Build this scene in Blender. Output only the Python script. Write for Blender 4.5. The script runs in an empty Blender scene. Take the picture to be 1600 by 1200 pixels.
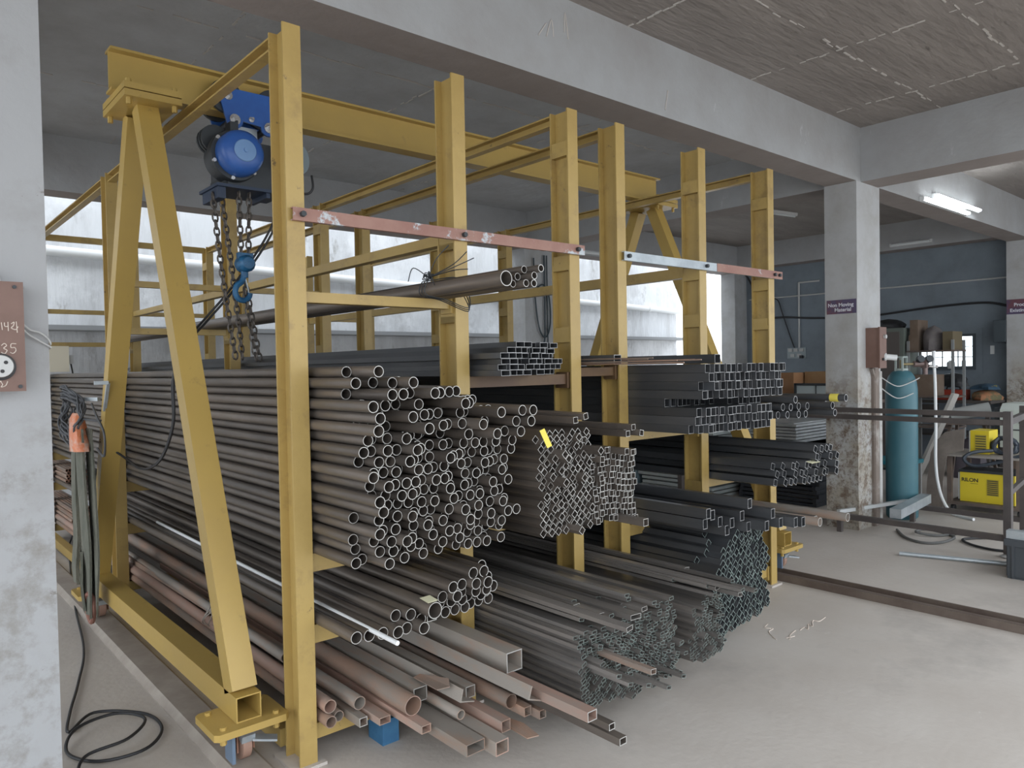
import bpy, math, random
from mathutils import Vector, Matrix
random.seed(7)
S = bpy.context.scene
C = S.collection
PI = math.pi

# ------------------------------------------------------------------ camera
cam_d = bpy.data.cameras.new('camera')
cam = bpy.data.objects.new('camera', cam_d)
C.objects.link(cam)
yaw, pitch, roll = 0.8562618, -0.0227239, -0.0181298
fwd = Vector((math.cos(yaw)*math.cos(pitch), math.sin(yaw)*math.cos(pitch), math.sin(pitch)))
rgt = Vector((math.sin(yaw), -math.cos(yaw), 0))
upv = rgt.cross(fwd)
r2 = rgt*math.cos(roll)+upv*math.sin(roll)
u2 = -rgt*math.sin(roll)+upv*math.cos(roll)
M = Matrix((r2, u2, -fwd)).transposed().to_4x4()
M.translation = (0, 0, 1.5)
cam.matrix_world = M
cam_d.sensor_width = 36.0
cam_d.lens = 36.0*1165/1600
cam_d.clip_start = 0.05
S.camera = cam

# ------------------------------------------------------------------ sky, daylight, exposure
w = bpy.data.worlds.new('overcast_sky')
S.world = w
w.use_nodes = True
bg = w.node_tree.nodes['Background']
bg.inputs[0].default_value = (0.87, 0.935, 1.0, 1)
bg.inputs[1].default_value = 2.5
S.view_settings.view_transform = 'Standard'
S.view_settings.look = 'None'
S.view_settings.gamma = 1
S.view_settings.use_curve_mapping = False
S.view_settings.exposure = 0.30

def portal(name, loc, rot, sx, sy):
    d = bpy.data.lights.new(name, 'AREA')
    d.shape = 'RECTANGLE'; d.size = sx; d.size_y = sy
    d.cycles.is_portal = True
    o = bpy.data.objects.new(name, d); C.objects.link(o)
    o.location = loc; o.rotation_euler = rot
portal('daylight_portal_front', (4.3, -0.45, 1.55), (PI/2, 0, PI), 16, 3.1)
portal('daylight_portal_side', (-3.65, 3.6, 1.6), (PI/2, 0, PI/2), 8.0, 3.2)
portal('daylight_portal_rear', (5.0, 7.7, 2.6), (-PI/2, 0, PI), 16, 5.2)

# ------------------------------------------------------------------ materials
MATS = {}
def mat(name, col, rough=0.6, metal=0.0, col2=None, scale=6.0, lo=0.4, hi=0.65, bump=0.0, bscale=40.0,
        stretch=(1, 1, 1), rand=0.0, emit=None, coords='pos', detail=6, spec=0.5):
    m = bpy.data.materials.new(name); m.use_nodes = True
    nt = m.node_tree; N = nt.nodes; L = nt.links
    b = N['Principled BSDF']
    b.inputs['Roughness'].default_value = rough
    b.inputs['Metallic'].default_value = metal
    b.inputs['Specular IOR Level'].default_value = spec
    b.inputs['Base Color'].default_value = (*col, 1)
    if coords == 'pos':
        g = N.new('ShaderNodeNewGeometry'); co = g.outputs['Position']
    else:
        g = N.new('ShaderNodeTexCoord'); co = g.outputs['Object']
    mp = N.new('ShaderNodeMapping'); mp.inputs['Scale'].default_value = stretch
    L.new(co, mp.inputs['Vector'])
    vec = mp.outputs['Vector']
    if coords == 'obj':
        oi = N.new('ShaderNodeObjectInfo')
        ml = N.new('ShaderNodeMath'); ml.operation = 'MULTIPLY'; ml.inputs[1].default_value = 37.0
        L.new(oi.outputs['Random'], ml.inputs[0])
        ad = N.new('ShaderNodeVectorMath'); ad.operation = 'ADD'
        L.new(vec, ad.inputs[0]); L.new(ml.outputs[0], ad.inputs[1]); vec = ad.outputs[0]
    last = None
    if col2 is not None:
        n = N.new('ShaderNodeTexNoise'); n.inputs['Scale'].default_value = scale; n.inputs['Detail'].default_value = detail
        n.inputs['Roughness'].default_value = 0.65
        L.new(vec, n.inputs['Vector'])
        r = N.new('ShaderNodeMapRange'); r.inputs[1].default_value = lo; r.inputs[2].default_value = hi
        L.new(n.outputs['Fac'], r.inputs[0])
        mx = N.new('ShaderNodeMix'); mx.data_type = 'RGBA'
        mx.inputs[6].default_value = (*col, 1); mx.inputs[7].default_value = (*col2, 1)
        L.new(r.outputs[0], mx.inputs[0])
        last = mx.outputs[2]
    if rand > 0:
        oi = N.new('ShaderNodeObjectInfo')
        rr = N.new('ShaderNodeMapRange'); rr.inputs[3].default_value = 1-rand; rr.inputs[4].default_value = 1+rand
        L.new(oi.outputs['Random'], rr.inputs[0])
        hs = N.new('ShaderNodeHueSaturation')
        if last: L.new(last, hs.inputs['Color'])
        else: hs.inputs['Color'].default_value = (*col, 1)
        L.new(rr.outputs[0], hs.inputs['Value'])
        last = hs.outputs[0]
    if last: L.new(last, b.inputs['Base Color'])
    if bump > 0:
        n2 = N.new('ShaderNodeTexNoise'); n2.inputs['Scale'].default_value = bscale; n2.inputs['Detail'].default_value = 5
        L.new(vec, n2.inputs['Vector'])
        bp = N.new('ShaderNodeBump'); bp.inputs['Strength'].default_value = bump; bp.inputs['Distance'].default_value = 0.02
        L.new(n2.outputs['Fac'], bp.inputs['Height']); L.new(bp.outputs[0], b.inputs['Normal'])
    if emit:
        b.inputs['Emission Color'].default_value = (*emit[0], 1); b.inputs['Emission Strength'].default_value = emit[1]
    MATS[name] = m
    return m

def overlay(m, col, scale, lo, hi, stretch=(1, 1, 1), detail=8, seed=0.0):
    """a second layer of stains or dirt over a material made by mat()"""
    nt = m.node_tree; N = nt.nodes; L = nt.links; b = N['Principled BSDF']
    g = N.new('ShaderNodeNewGeometry'); mp = N.new('ShaderNodeMapping')
    mp.inputs['Scale'].default_value = stretch; mp.inputs['Location'].default_value = (seed, seed*.7, seed*1.3)
    L.new(g.outputs['Position'], mp.inputs['Vector'])
    n = N.new('ShaderNodeTexNoise'); n.inputs['Scale'].default_value = scale; n.inputs['Detail'].default_value = detail; n.inputs['Roughness'].default_value = 0.7
    L.new(mp.outputs[0], n.inputs['Vector'])
    r = N.new('ShaderNodeMapRange'); r.inputs[1].default_value = lo; r.inputs[2].default_value = hi
    L.new(n.outputs['Fac'], r.inputs[0])
    mx = N.new('ShaderNodeMix'); mx.data_type = 'RGBA'; mx.inputs[7].default_value = (*col, 1)
    lk = b.inputs['Base Color'].links
    if lk: L.new(lk[0].from_socket, mx.inputs[6])
    else: mx.inputs[6].default_value = b.inputs['Base Color'].default_value
    L.new(r.outputs[0], mx.inputs[0]); L.new(mx.outputs[2], b.inputs['Base Color'])
    return m, r, mx

def height_mask(m, r_out_node, z0, z1):
    """limits an overlay to below a given height (splash dirt at the foot of a column)"""
    nt = m.node_tree; N = nt.nodes; L = nt.links
    g = N.new('ShaderNodeNewGeometry'); s = N.new('ShaderNodeSeparateXYZ'); L.new(g.outputs['Position'], s.inputs[0])
    r = N.new('ShaderNodeMapRange'); r.inputs[1].default_value = z0; r.inputs[2].default_value = z1
    r.inputs[3].default_value = 1; r.inputs[4].default_value = 0
    L.new(s.outputs['Z'], r.inputs[0])
    return r

floor_m = mat('dusty_concrete_floor', (0.48, 0.43, 0.385), 0.62, 0, (0.545, 0.50, 0.455), 1.3, 0.35, 0.7, 0.12, 30)
overlay(floor_m, (0.34, 0.31, 0.285), 0.7, 0.55, 0.75, seed=3.1)
overlay(floor_m, (0.62, 0.59, 0.56), 9.0, 0.66, 0.72, seed=8.2)
ceil_m = mat('raw_concrete_ceiling', (0.30, 0.27, 0.25), 0.85, 0, (0.235, 0.21, 0.195), 2.2, 0.35, 0.7, 0.9, 9, stretch=(0.6, 2.2, 1))
overlay(ceil_m, (0.13, 0.115, 0.105), 5, 0.64, 0.70, stretch=(0.5, 2, 1), seed=6.0)
overlay(ceil_m, (0.42, 0.39, 0.37), 14, 0.63, 0.70, stretch=(0.5, 2, 1), seed=1.0)
beam_m = mat('whitewashed_beam', (0.41, 0.42, 0.43), 0.8, 0, (0.355, 0.35, 0.35), 2.5, 0.35, 0.7, 0.25, 12)
overlay(beam_m, (0.52, 0.53, 0.54), 7, 0.66, 0.75, stretch=(1, 1, .4), seed=5.0)
col_m = mat('whitewashed_column', (0.46, 0.465, 0.47), 0.8, 0, (0.38, 0.37, 0.355), 4, 0.42, 0.72, 0.25, 14)
def splash(m, col, scale, lo, hi, z0, z1, seed, stretch=(1, 1, 1)):
    m, r, mx = overlay(m, col, scale, lo, hi, stretch=stretch, seed=seed)
    h = height_mask(m, r, z0, z1)
    ml = m.node_tree.nodes.new('ShaderNodeMath'); ml.operation = 'MULTIPLY'
    m.node_tree.links.new(r.outputs[0], ml.inputs[0]); m.node_tree.links.new(h.outputs[0], ml.inputs[1])
    m.node_tree.links.new(ml.outputs[0], mx.inputs[0])
splash(col_m, (0.33, 0.295, 0.24), 3.0, 0.36, 0.58, 1.1, 1.75, 2.0)
splash(col_m, (0.15, 0.105, 0.075), 13, 0.50, 0.62, 1.0, 1.5, 4.0)
splash(col_m, (0.20, 0.17, 0.14), 40, 0.50, 0.62, 0.9, 1.3, 9.0)
nearcol_m = mat('whitewashed_near_column', (0.37, 0.373, 0.38), 0.8, 0, (0.31, 0.305, 0.30), 4, 0.48, 0.75, 0.22, 16)
splash(nearcol_m, (0.20, 0.18, 0.15), 9, 0.48, 0.78, 1.15, 1.45, 3.0)
overlay(nearcol_m, (0.22, 0.205, 0.19), 16, 0.66, 0.72, seed=7.0)
wall_blue_m = mat('blue_grey_painted_wall', (0.20, 0.235, 0.27), 0.75, 0, (0.155, 0.18, 0.205), 2.0, 0.4, 0.7, 0.2, 12)
wall_out_m = mat('weathered_white_wall', (0.62, 0.63, 0.645), 0.9, 0, (0.45, 0.45, 0.455), 1.6, 0.45, 0.75, 0.5, 10, stretch=(2.4, 2.4, 0.5))
overlay(wall_out_m, (0.72, 0.73, 0.745), 1.2, 0.5, 0.62, seed=9.0)
overlay(wall_out_m, (0.33, 0.32, 0.305), 3.0, 0.60, 0.72, stretch=(1.8, 1.8, 0.7), seed=2.4)
yel_m = mat('yellow_paint', (0.44, 0.305, 0.10), 0.42, 0, (0.37, 0.25, 0.08), 3, 0.4, 0.7, 0.05, 40)
overlay(yel_m, (0.30, 0.20, 0.075), 5.0, 0.55, 0.72, seed=1.7)
overlay(yel_m, (0.15, 0.105, 0.06), 22, 0.64, 0.71, seed=6.0)
gyel_m = mat('crane_yellow_paint', (0.46, 0.312, 0.085), 0.38, 0, (0.42, 0.285, 0.085), 2, 0.4, 0.7, 0.03, 30)
overlay(gyel_m, (0.30, 0.20, 0.075), 9, 0.62, 0.74, seed=2.0)
oxide_m = mat('red_oxide_primer', (0.29, 0.145, 0.115), 0.6, 0, (0.34, 0.19, 0.15), 6, 0.4, 0.6)
overlay(oxide_m, (0.50, 0.54, 0.57), 5.5, 0.56, 0.60, seed=4.4)
galv_m = mat('galvanised_steel', (0.50, 0.54, 0.56), 0.4, 0.5, (0.40, 0.44, 0.47), 8, 0.4, 0.6)
steel_m = mat('mill_scale_steel', (0.115, 0.099, 0.087), 0.36, 0.35, (0.17, 0.14, 0.117), 2.2, 0.38, 0.66, 0.04, 60, stretch=(6, 0.8, 6), rand=0.28, coords='obj')
steeld_m = mat('blue_black_steel', (0.072, 0.076, 0.083), 0.33, 0.35, (0.105, 0.105, 0.108), 2.2, 0.38, 0.66, 0.03, 60, stretch=(6, 0.8, 6), rand=0.25, coords='obj')
rim_m = mat('bright_cut_steel', (0.50, 0.49, 0.46), 0.45, 0.25)
rimd_m = mat('dull_cut_steel', (0.33, 0.33, 0.33), 0.45, 0.25)
rimg_m = mat('greenish_cut_steel', (0.25, 0.31, 0.285), 0.45, 0.25)
rust_m = mat('rusty_steel', (0.34, 0.215, 0.155), 0.7, 0, (0.26, 0.21, 0.175), 3.0, 0.40, 0.62, 0.1, 60, stretch=(4, 1, 4), rand=0.2, coords='obj')
rustg_m = mat('grey_rusty_steel', (0.32, 0.285, 0.25), 0.6, 0.1, (0.37, 0.26, 0.20), 3.0, 0.5, 0.66, 0.08, 60, stretch=(4, 1, 4), rand=0.2, coords='obj')
redox_m = mat('red_primer_tube', (0.38, 0.245, 0.195), 0.6, 0, (0.33, 0.26, 0.22), 4, 0.45, 0.65, stretch=(4, 1, 4), rand=0.1, coords='obj')
rail_m = mat('dusty_rail_steel', (0.32, 0.275, 0.235), 0.6, 0.1, (0.42, 0.37, 0.32), 5, 0.4, 0.7)
railb_m = mat('brown_rail_steel', (0.11, 0.08, 0.065), 0.55, 0.1, (0.16, 0.125, 0.10), 5, 0.4, 0.7)
shelf_m = mat('brown_painted_angle', (0.105, 0.058, 0.033), 0.55, 0, (0.15, 0.09, 0.04), 4, 0.4, 0.7)
blue_m = mat('hoist_blue_paint', (0.035, 0.12, 0.40), 0.35, 0, (0.03, 0.095, 0.33), 6, 0.4, 0.7)
bluel_m = mat('pale_blue_disc', (0.16, 0.29, 0.52), 0.4)
hook_m = mat('hook_blue_paint', (0.015, 0.12, 0.26), 0.45, 0, (0.01, 0.07, 0.16), 20, 0.4, 0.6)
black_m = mat('black_rubber', (0.02, 0.02, 0.022), 0.55)
dark_m = mat('dark_cast_iron', (0.04, 0.045, 0.05), 0.5, 0.2)
chrome_m = mat('zinc_plated', (0.62, 0.62, 0.62), 0.25, 0.8)
white_m = mat('white_plastic', (0.75, 0.76, 0.76), 0.4)
chain_m = mat('chain_steel', (0.07, 0.062, 0.056), 0.45, 0.4, (0.12, 0.10, 0.085), 60, 0.4, 0.6)

# ------------------------------------------------------------------ mesh helpers
class MB:
    def __init__(s): s.v = []; s.f = []; s.m = []
    def add(s, vs, fs, m=0):
        n = len(s.v); s.v += [tuple(p) for p in vs]
        s.f += [tuple(i+n for i in f) for f in fs]; s.m += [m]*len(fs)
        return s
    def box(s, x0, x1, y0, y1, z0, z1, m=0):
        return s.add([(x0,y0,z0),(x1,y0,z0),(x1,y1,z0),(x0,y1,z0),(x0,y0,z1),(x1,y0,z1),(x1,y1,z1),(x0,y1,z1)],
            [(3,2,1,0),(4,5,6,7),(0,1,5,4),(1,2,6,5),(2,3,7,6),(3,0,4,7)], m)
    def prism(s, prof, axis, a, b, m=0):
        """prof: 2D polygon; axis 'x','y','z': extruded from a to b along it"""
        def P(u, v, t): return {'x': (t,u,v), 'y': (u,t,v), 'z': (u,v,t)}[axis]
        n = len(prof)
        vs = [P(u,v,a) for u,v in prof]+[P(u,v,b) for u,v in prof]
        fs = [(i,(i+1)%n,(i+1)%n+n,i+n) for i in range(n)]+[tuple(range(n-1,-1,-1)), tuple(range(n,2*n))]
        return s.add(vs, fs, m)
    def bar(s, p, q, w, h, m=0, up=(0,0,1)):
        """box bar between two points, w across, h along 'up'"""
        p = Vector(p); q = Vector(q); d = (q-p).normalized(); up = Vector(up)
        r = d.cross(up).normalized(); u = r.cross(d).normalized()
        vs = []
        for c in (p, q):
            for a, b in ((-1,-1),(1,-1),(1,1),(-1,1)): vs.append(c+r*(a*w/2)+u*(b*h/2))
        return s.add(vs, [(0,1,2,3),(7,6,5,4),(0,4,5,1),(1,5,6,2),(2,6,7,3),(3,7,4,0)], m)
    def cyl(s, p, q, r, n=16, m=0, r1=None, caps=True, mc=None):
        p = Vector(p); q = Vector(q); d = (q-p).normalized()
        a = d.orthogonal().normalized(); b = d.cross(a); r1 = r if r1 is None else r1
        vs = [p+(a*math.cos(t)+b*math.sin(t))*r for t in [2*PI*i/n for i in range(n)]]
        vs += [q+(a*math.cos(t)+b*math.sin(t))*r1 for t in [2*PI*i/n for i in range(n)]]
        s.add(vs, [(i,(i+1)%n,(i+1)%n+n,i+n) for i in range(n)], m)
        if caps:
            s.add(vs, [tuple(range(n-1,-1,-1)), tuple(range(n,2*n))], m if mc is None else mc)
        return s
    def lathe(s, prof, o=(0,0,0), axis=(0,0,1), n=24, m=0):
        """prof: list of (radius, height along axis)"""
        o = Vector(o); d = Vector(axis).normalized(); a = d.orthogonal().normalized(); b = d.cross(a)
        vs = []
        for r, h in prof:
            for i in range(n):
                t = 2*PI*i/n; vs.append(o+d*h+(a*math.cos(t)+b*math.sin(t))*max(r,1e-4))
        fs = []
        for k in range(len(prof)-1):
            for i in range(n):
                j = (i+1)%n; fs.append((k*n+i, k*n+j, (k+1)*n+j, (k+1)*n+i))
        return s.add(vs, fs, m)
    def sweep(s, pts, r, n=8, m=0, closed=False):
        pts = [Vector(p) for p in pts]; k = len(pts); vs = []
        pa = None
        for i, p in enumerate(pts):
            if closed: d = pts[(i+1)%k]-pts[i-1]
            else: d = pts[min(i+1,k-1)]-pts[max(i-1,0)]
            d.normalize()
            a = d.orthogonal().normalized() if pa is None else (pa-d*pa.dot(d)).normalized()
            pa = a; b = d.cross(a)
            vs += [p+(a*math.cos(2*PI*j/n)+b*math.sin(2*PI*j/n))*r for j in range(n)]
        fs = []
        for i in range(k if closed else k-1):
            i2 = (i+1)%k
            for j in range(n):
                j2 = (j+1)%n; fs.append((i*n+j, i*n+j2, i2*n+j2, i2*n+j))
        if not closed: fs += [tuple(range(n-1,-1,-1)), tuple(range((k-1)*n, k*n))]
        return s.add(vs, fs, m)
    def rtube(s, x0, x1, y0, y1, z0, z1, t, m=0, mr=None):
        """rectangular hollow section along y"""
        mr = m if mr is None else mr
        o = [(x0,z0),(x1,z0),(x1,z1),(x0,z1)]; i = [(x0+t,z0+t),(x1-t,z0+t),(x1-t,z1-t),(x0+t,z1-t)]
        vs = [(u,y0,v) for u,v in o]+[(u,y1,v) for u,v in o]+[(u,y0,v) for u,v in i]+[(u,y1,v) for u,v in i]
        fs = []
        for k in range(4):
            j = (k+1)%4; fs += [(k,j,j+4,k+4),(k+8,k+12,j+12,j+8)]
        s.add(vs, fs, m)
        s.add(vs, [f for k in range(4) for f in ((k,k+8,(k+1)%4+8,(k+1)%4),(k+4,(k+1)%4+4,(k+1)%4+12,k+12))], mr)
        return s

def catmull(pts, k=8, closed=False):
    P = [Vector(p) for p in pts]; n = len(P); out = []
    rng = range(n if closed else n-1)
    for i in rng:
        g = (lambda j: P[j % n]) if closed else (lambda j: P[min(max(j,0),n-1)])
        a, b, c, d = g(i-1), g(i), g(i+1), g(i+2)
        for t in [j/k for j in range(k)]:
            out.append(0.5*((2*b)+(c-a)*t+(2*a-5*b+4*c-d)*t*t+(3*b-a-3*c+d)*t**3))
    if not closed: out.append(P[-1])
    return out

def mesh(name, mb, mats, smooth=False):
    me = bpy.data.meshes.new(name)
    me.from_pydata(mb.v, [], mb.f)
    for m in (mats if isinstance(mats, (list, tuple)) else [mats]): me.materials.append(m)
    me.polygons.foreach_set('material_index', mb.m)
    if smooth:
        me.polygons.foreach_set('use_smooth', [True]*len(me.polygons))
        me.set_sharp_from_angle(angle=math.radians(40))
    me.update()
    return me
def tag(o, label=None, cat=None, group=None, kind=None):
    if label: o['label'] = label
    if cat: o['category'] = cat
    if group: o['group'] = group
    if kind: o['kind'] = kind
    return o
def thing(name, loc, label, cat, group=None, kind=None):
    o = bpy.data.objects.new(name, None); C.objects.link(o); o.location = loc
    o.empty_display_size = 0.1
    return tag(o, label, cat, group, kind)
def wloc(o):
    v = Vector(o.location)
    while o.parent: o = o.parent; v += Vector(o.location)
    return v
def part(name, mb, mats, parent, smooth=False, label=None):
    """a child mesh whose vertices were given in world coordinates"""
    b = Vector((sum(v[0] for v in mb.v), sum(v[1] for v in mb.v), sum(v[2] for v in mb.v)))/len(mb.v)
    mb.v = [(v[0]-b.x, v[1]-b.y, v[2]-b.z) for v in mb.v]
    o = bpy.data.objects.new(name, mesh(name, mb, mats, smooth)); C.objects.link(o)
    o.parent = parent; o.location = b-wloc(parent)
    if label: o['label'] = label
    return o
def single(name, mb, mats, label=None, cat=None, group=None, kind=None, smooth=False):
    xs = [v[0] for v in mb.v]; ys = [v[1] for v in mb.v]; z = min(v[2] for v in mb.v)
    b = ((min(xs)+max(xs))/2, (min(ys)+max(ys))/2, z)
    mb.v = [(v[0]-b[0], v[1]-b[1], v[2]-b[2]) for v in mb.v]
    o = bpy.data.objects.new(name, mesh(name, mb, mats, smooth)); C.objects.link(o); o.location = b
    return tag(o, label, cat, group, kind)
def struct(name, mb, m, label=None): return single(name, mb, m, label, None, None, 'structure')
def shared(name, me, loc, rot=(0,0,0), parent=None):
    o = bpy.data.objects.new(name, me); C.objects.link(o); o.location = loc; o.rotation_euler = rot
    if parent: o.parent = parent; o.location = Vector(loc)-wloc(parent)
    return o
def text_mesh(txt, size, bold=0.0):
    cu = bpy.data.curves.new('t', 'FONT'); cu.body = txt; cu.size = size; cu.align_x = 'CENTER'; cu.align_y = 'CENTER'
    cu.extrude = 0.0006; cu.offset = bold
    o = bpy.data.objects.new('t', cu); C.objects.link(o)
    dg = bpy.context.evaluated_depsgraph_get(); dg.update()
    me = bpy.data.meshes.new_from_object(o.evaluated_get(dg)); bpy.data.objects.remove(o)
    return me

# ------------------------------------------------------------------ the building
struct('floor', MB().box(-9, 16, -12, 9.2, -0.2, 0), floor_m, 'dusty grey concrete workshop floor')
ZC, ZB = 3.55, 3.076
ceilg_m = mat('grey_rear_lit_ceiling', (0.50, 0.515, 0.53), 0.85, 0, (0.40, 0.40, 0.405), 2.2, 0.35, 0.7, 0.5, 9)  # paler, bluer than the near slab: daylight from the rear put into the colour
ceiling_r = struct('ceiling', MB().box(-3.6, 6.8, 3.1, 7.66, ZC, ZC+0.2), ceilg_m, 'grey ceiling slab of the rear bay over the racks, rear daylight put into its colour')
struct('ceiling', MB().box(6.8, 12.3, 3.1, 7.66, ZC, ZC+0.2), ceil_m, 'raw concrete ceiling slab of the far corner bay')
ceiling = struct('ceiling', MB().box(-3.6, 12.3, -0.4, 3.1, ZC, ZC+0.2), ceil_m, 'raw concrete ceiling slab with board joints')  # front edge cut short out of view, so overhead sky brightens the floor
# proud ridges of concrete left by the shutter board joints
rng = random.Random(3)
def ridge(x0, y0, x1, y1, name='shutter_joint_ridge', par=None):
    n = 70; pts = []
    mb = MB()
    for i in range(n):
        t0, t1 = i/n, (i+1)/n
        if rng.random() < 0.35: continue
        p = Vector((x0+(x1-x0)*t0, y0+(y1-y0)*t0, ZC)); q = Vector((x0+(x1-x0)*t1, y0+(y1-y0)*t1, ZC))
        j = Vector((rng.uniform(-.012,.012), rng.uniform(-.012,.012), 0))
        mb.bar(p+j, q+j, rng.uniform(.004,.014), rng.uniform(.006,.016))
    part(name, mb, joint_m, par or ceiling)
joint_m = mat('pale_cement_ridge', (0.55, 0.52, 0.49), 0.9)
for y in (0.35, 1.6, 2.3): ridge(1.0, y, 6.68, y)
for x in (2.2, 3.55, 4.9, 6.1): ridge(x, 0.0, x, 2.95)
for y in (4.5, 5.9): ridge(0.5, y, 6.68, y, par=ceiling_r)
for x in (1.7, 3.2, 4.7): ridge(x, 3.25, x, 7.35, par=ceiling_r)
soffit_m = mat('brown_grey_soffit', (0.30, 0.262, 0.245), 0.85, 0, (0.25, 0.215, 0.20), 2.5, 0.35, 0.7, 0.3, 10)  # for beam bottom faces, a darker brown-grey than the sides
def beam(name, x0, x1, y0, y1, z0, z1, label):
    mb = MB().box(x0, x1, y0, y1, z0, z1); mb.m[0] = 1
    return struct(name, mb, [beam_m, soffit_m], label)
beam('trim_1', -3.6, 6.683, 2.96, 3.24, ZB, ZC, 'long whitewashed concrete beam over the front of the racks')
beam('trim_2', 7.03, 12.3, 2.96, 3.24, ZB, ZC, 'concrete beam running on behind the right column')
beam('trim_3', 6.683, 7.03, -0.15, 7.36, ZB, ZC, 'cross beam meeting the right column')
beam('trim_4', 0.2, 0.478, 3.24, 7.36, ZB, ZC, 'cross beam above the left column, rear bay')
beam('trim_5', -3.6, 12.3, 7.36, 7.64, ZB, ZC, 'edge beam at the open rear side')
beam('trim_6', 11.7, 12.3, -0.15, 2.96, 3.15, ZC, 'beam over the blue wall, near part')
beam('trim_7', 11.7, 12.3, 3.24, 7.36, 3.15, ZC, 'beam over the blue wall, far part')
beam('trim_8', -3.6, 12.3, -0.4, -0.15, ZB, ZC, 'unseen edge beam behind the viewer, added where the roof is cut back for light')  # unseen beam added along the roof edge that was shortened for light
struct('concrete_column', MB().box(0.2, 0.478, 2.96, 3.24, 0, ZB), nearcol_m, 'whitewashed concrete column at the left edge')
rc = MB().box(6.594, 7.06, 2.96, 3.25, 0, ZB)
struct('concrete_column', rc, col_m, 'stained concrete column with the brown switch box')
struct('concrete_column', MB().box(11.73, 12.05, 2.96, 3.25, 0, ZC-.3), col_m, 'column at the right edge, against the blue wall')
struct('concrete_column', MB().box(6.64, 7.17, 7.36, 7.64, 0, ZB), col_m, 'column of the rear edge seen between the racks')
struct('concrete_column', MB().box(11.62, 12.0, 7.36, 7.64, 0, ZB), col_m, 'column at the far corner by the opening')
struct('concrete_column', MB().box(0.2, 0.478, 7.36, 7.64, 0, ZB), col_m, 'rear column hidden behind the left column')
# blue wall with its window opening (y 3.68..4.62, z 1.36..1.87)
wb = MB()
wb.box(12.0, 12.2, -0.4, 3.70, 0, ZC); wb.box(12.0, 12.2, 4.62, 7.5, 0, ZC)
wb.box(12.0, 12.2, 3.70, 4.62, 0, 1.36); wb.box(12.0, 12.2, 3.70, 4.62, 1.86, ZC)
struct('wall_right', wb, wall_blue_m, 'blue-grey painted workshop wall')
# outside: boundary wall of the yard with a ledge
struct('wall_rear', MB().box(-9, 12.4, 9.2, 9.45, 0, 5.2), wall_out_m, 'weathered white boundary wall outside the open rear')
struct('trim_9', MB().box(-9, 12.4, 8.86, 9.2, 1.97, 2.02), mat('ledge_concrete', (0.30, 0.31, 0.32), 0.9), 'grey ledge along the boundary wall')
pp = MB().cyl((-8.5, 9.12, 3.06), (12.35, 9.12, 2.55), 0.055, 14)
for i in range(9): 
    x = -7+i*2.3; z = 3.06-(x+8.5)/20.85*.51
    pp.cyl((x, 9.12, z), (x+.09, 9.12, z-.002), 0.064, 14)
single('drain_pipe', pp, mat('grey_white_pvc', (0.74, 0.75, 0.75), 0.5), 'long pale plastic drain pipe along the boundary wall', 'pipe', smooth=True)

# ------------------------------------------------------------------ storage racks
PX = dict(A=1.190, B=1.955, C=2.667, D=3.028, E=3.765, F=4.540)
ROWS = (2.62, 5.28, 7.80)
PD, PW, PH = 0.127, 0.070, 2.782
def ibeam(z0, z1):
    f, wv = 0.009, 0.006
    mb = MB()
    mb.box(0, PW, 0, f, z0, z1); mb.box(0, PW, PD-f, PD, z0, z1)
    mb.box(PW/2-wv/2, PW/2+wv/2, f, PD-f, z0, z1)
    return mb
post_me = mesh('post', ibeam(0.012, PH), yel_m)
plate_me = mesh('base_plate', MB().box(-.03, PW+.03, -.02, PD+.04, 0, .012), floor_m)
stiff_me = mesh('stiffener', MB().box(.001, PW/2-.003, .009, PD-.009, 0, .028).box(.001, .008, .011, PD-.011, 0, .075), yel_m)
ARMS = {('A','B'): [(1.76,1.80),(.73,.80),(.455,.525),(.085,.145)],
        ('B','C'): [(1.41,1.46),(.74,.80),(.10,.16)],
        ('C','D'): [(1.445,1.49),(.10,.16)],
        ('D','E'): [(1.085,1.147),(.565,.625),(.06,.12)],
        ('E','F'): [(1.13,1.18),(.745,.795),(.505,.555),(.06,.125)]}
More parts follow.
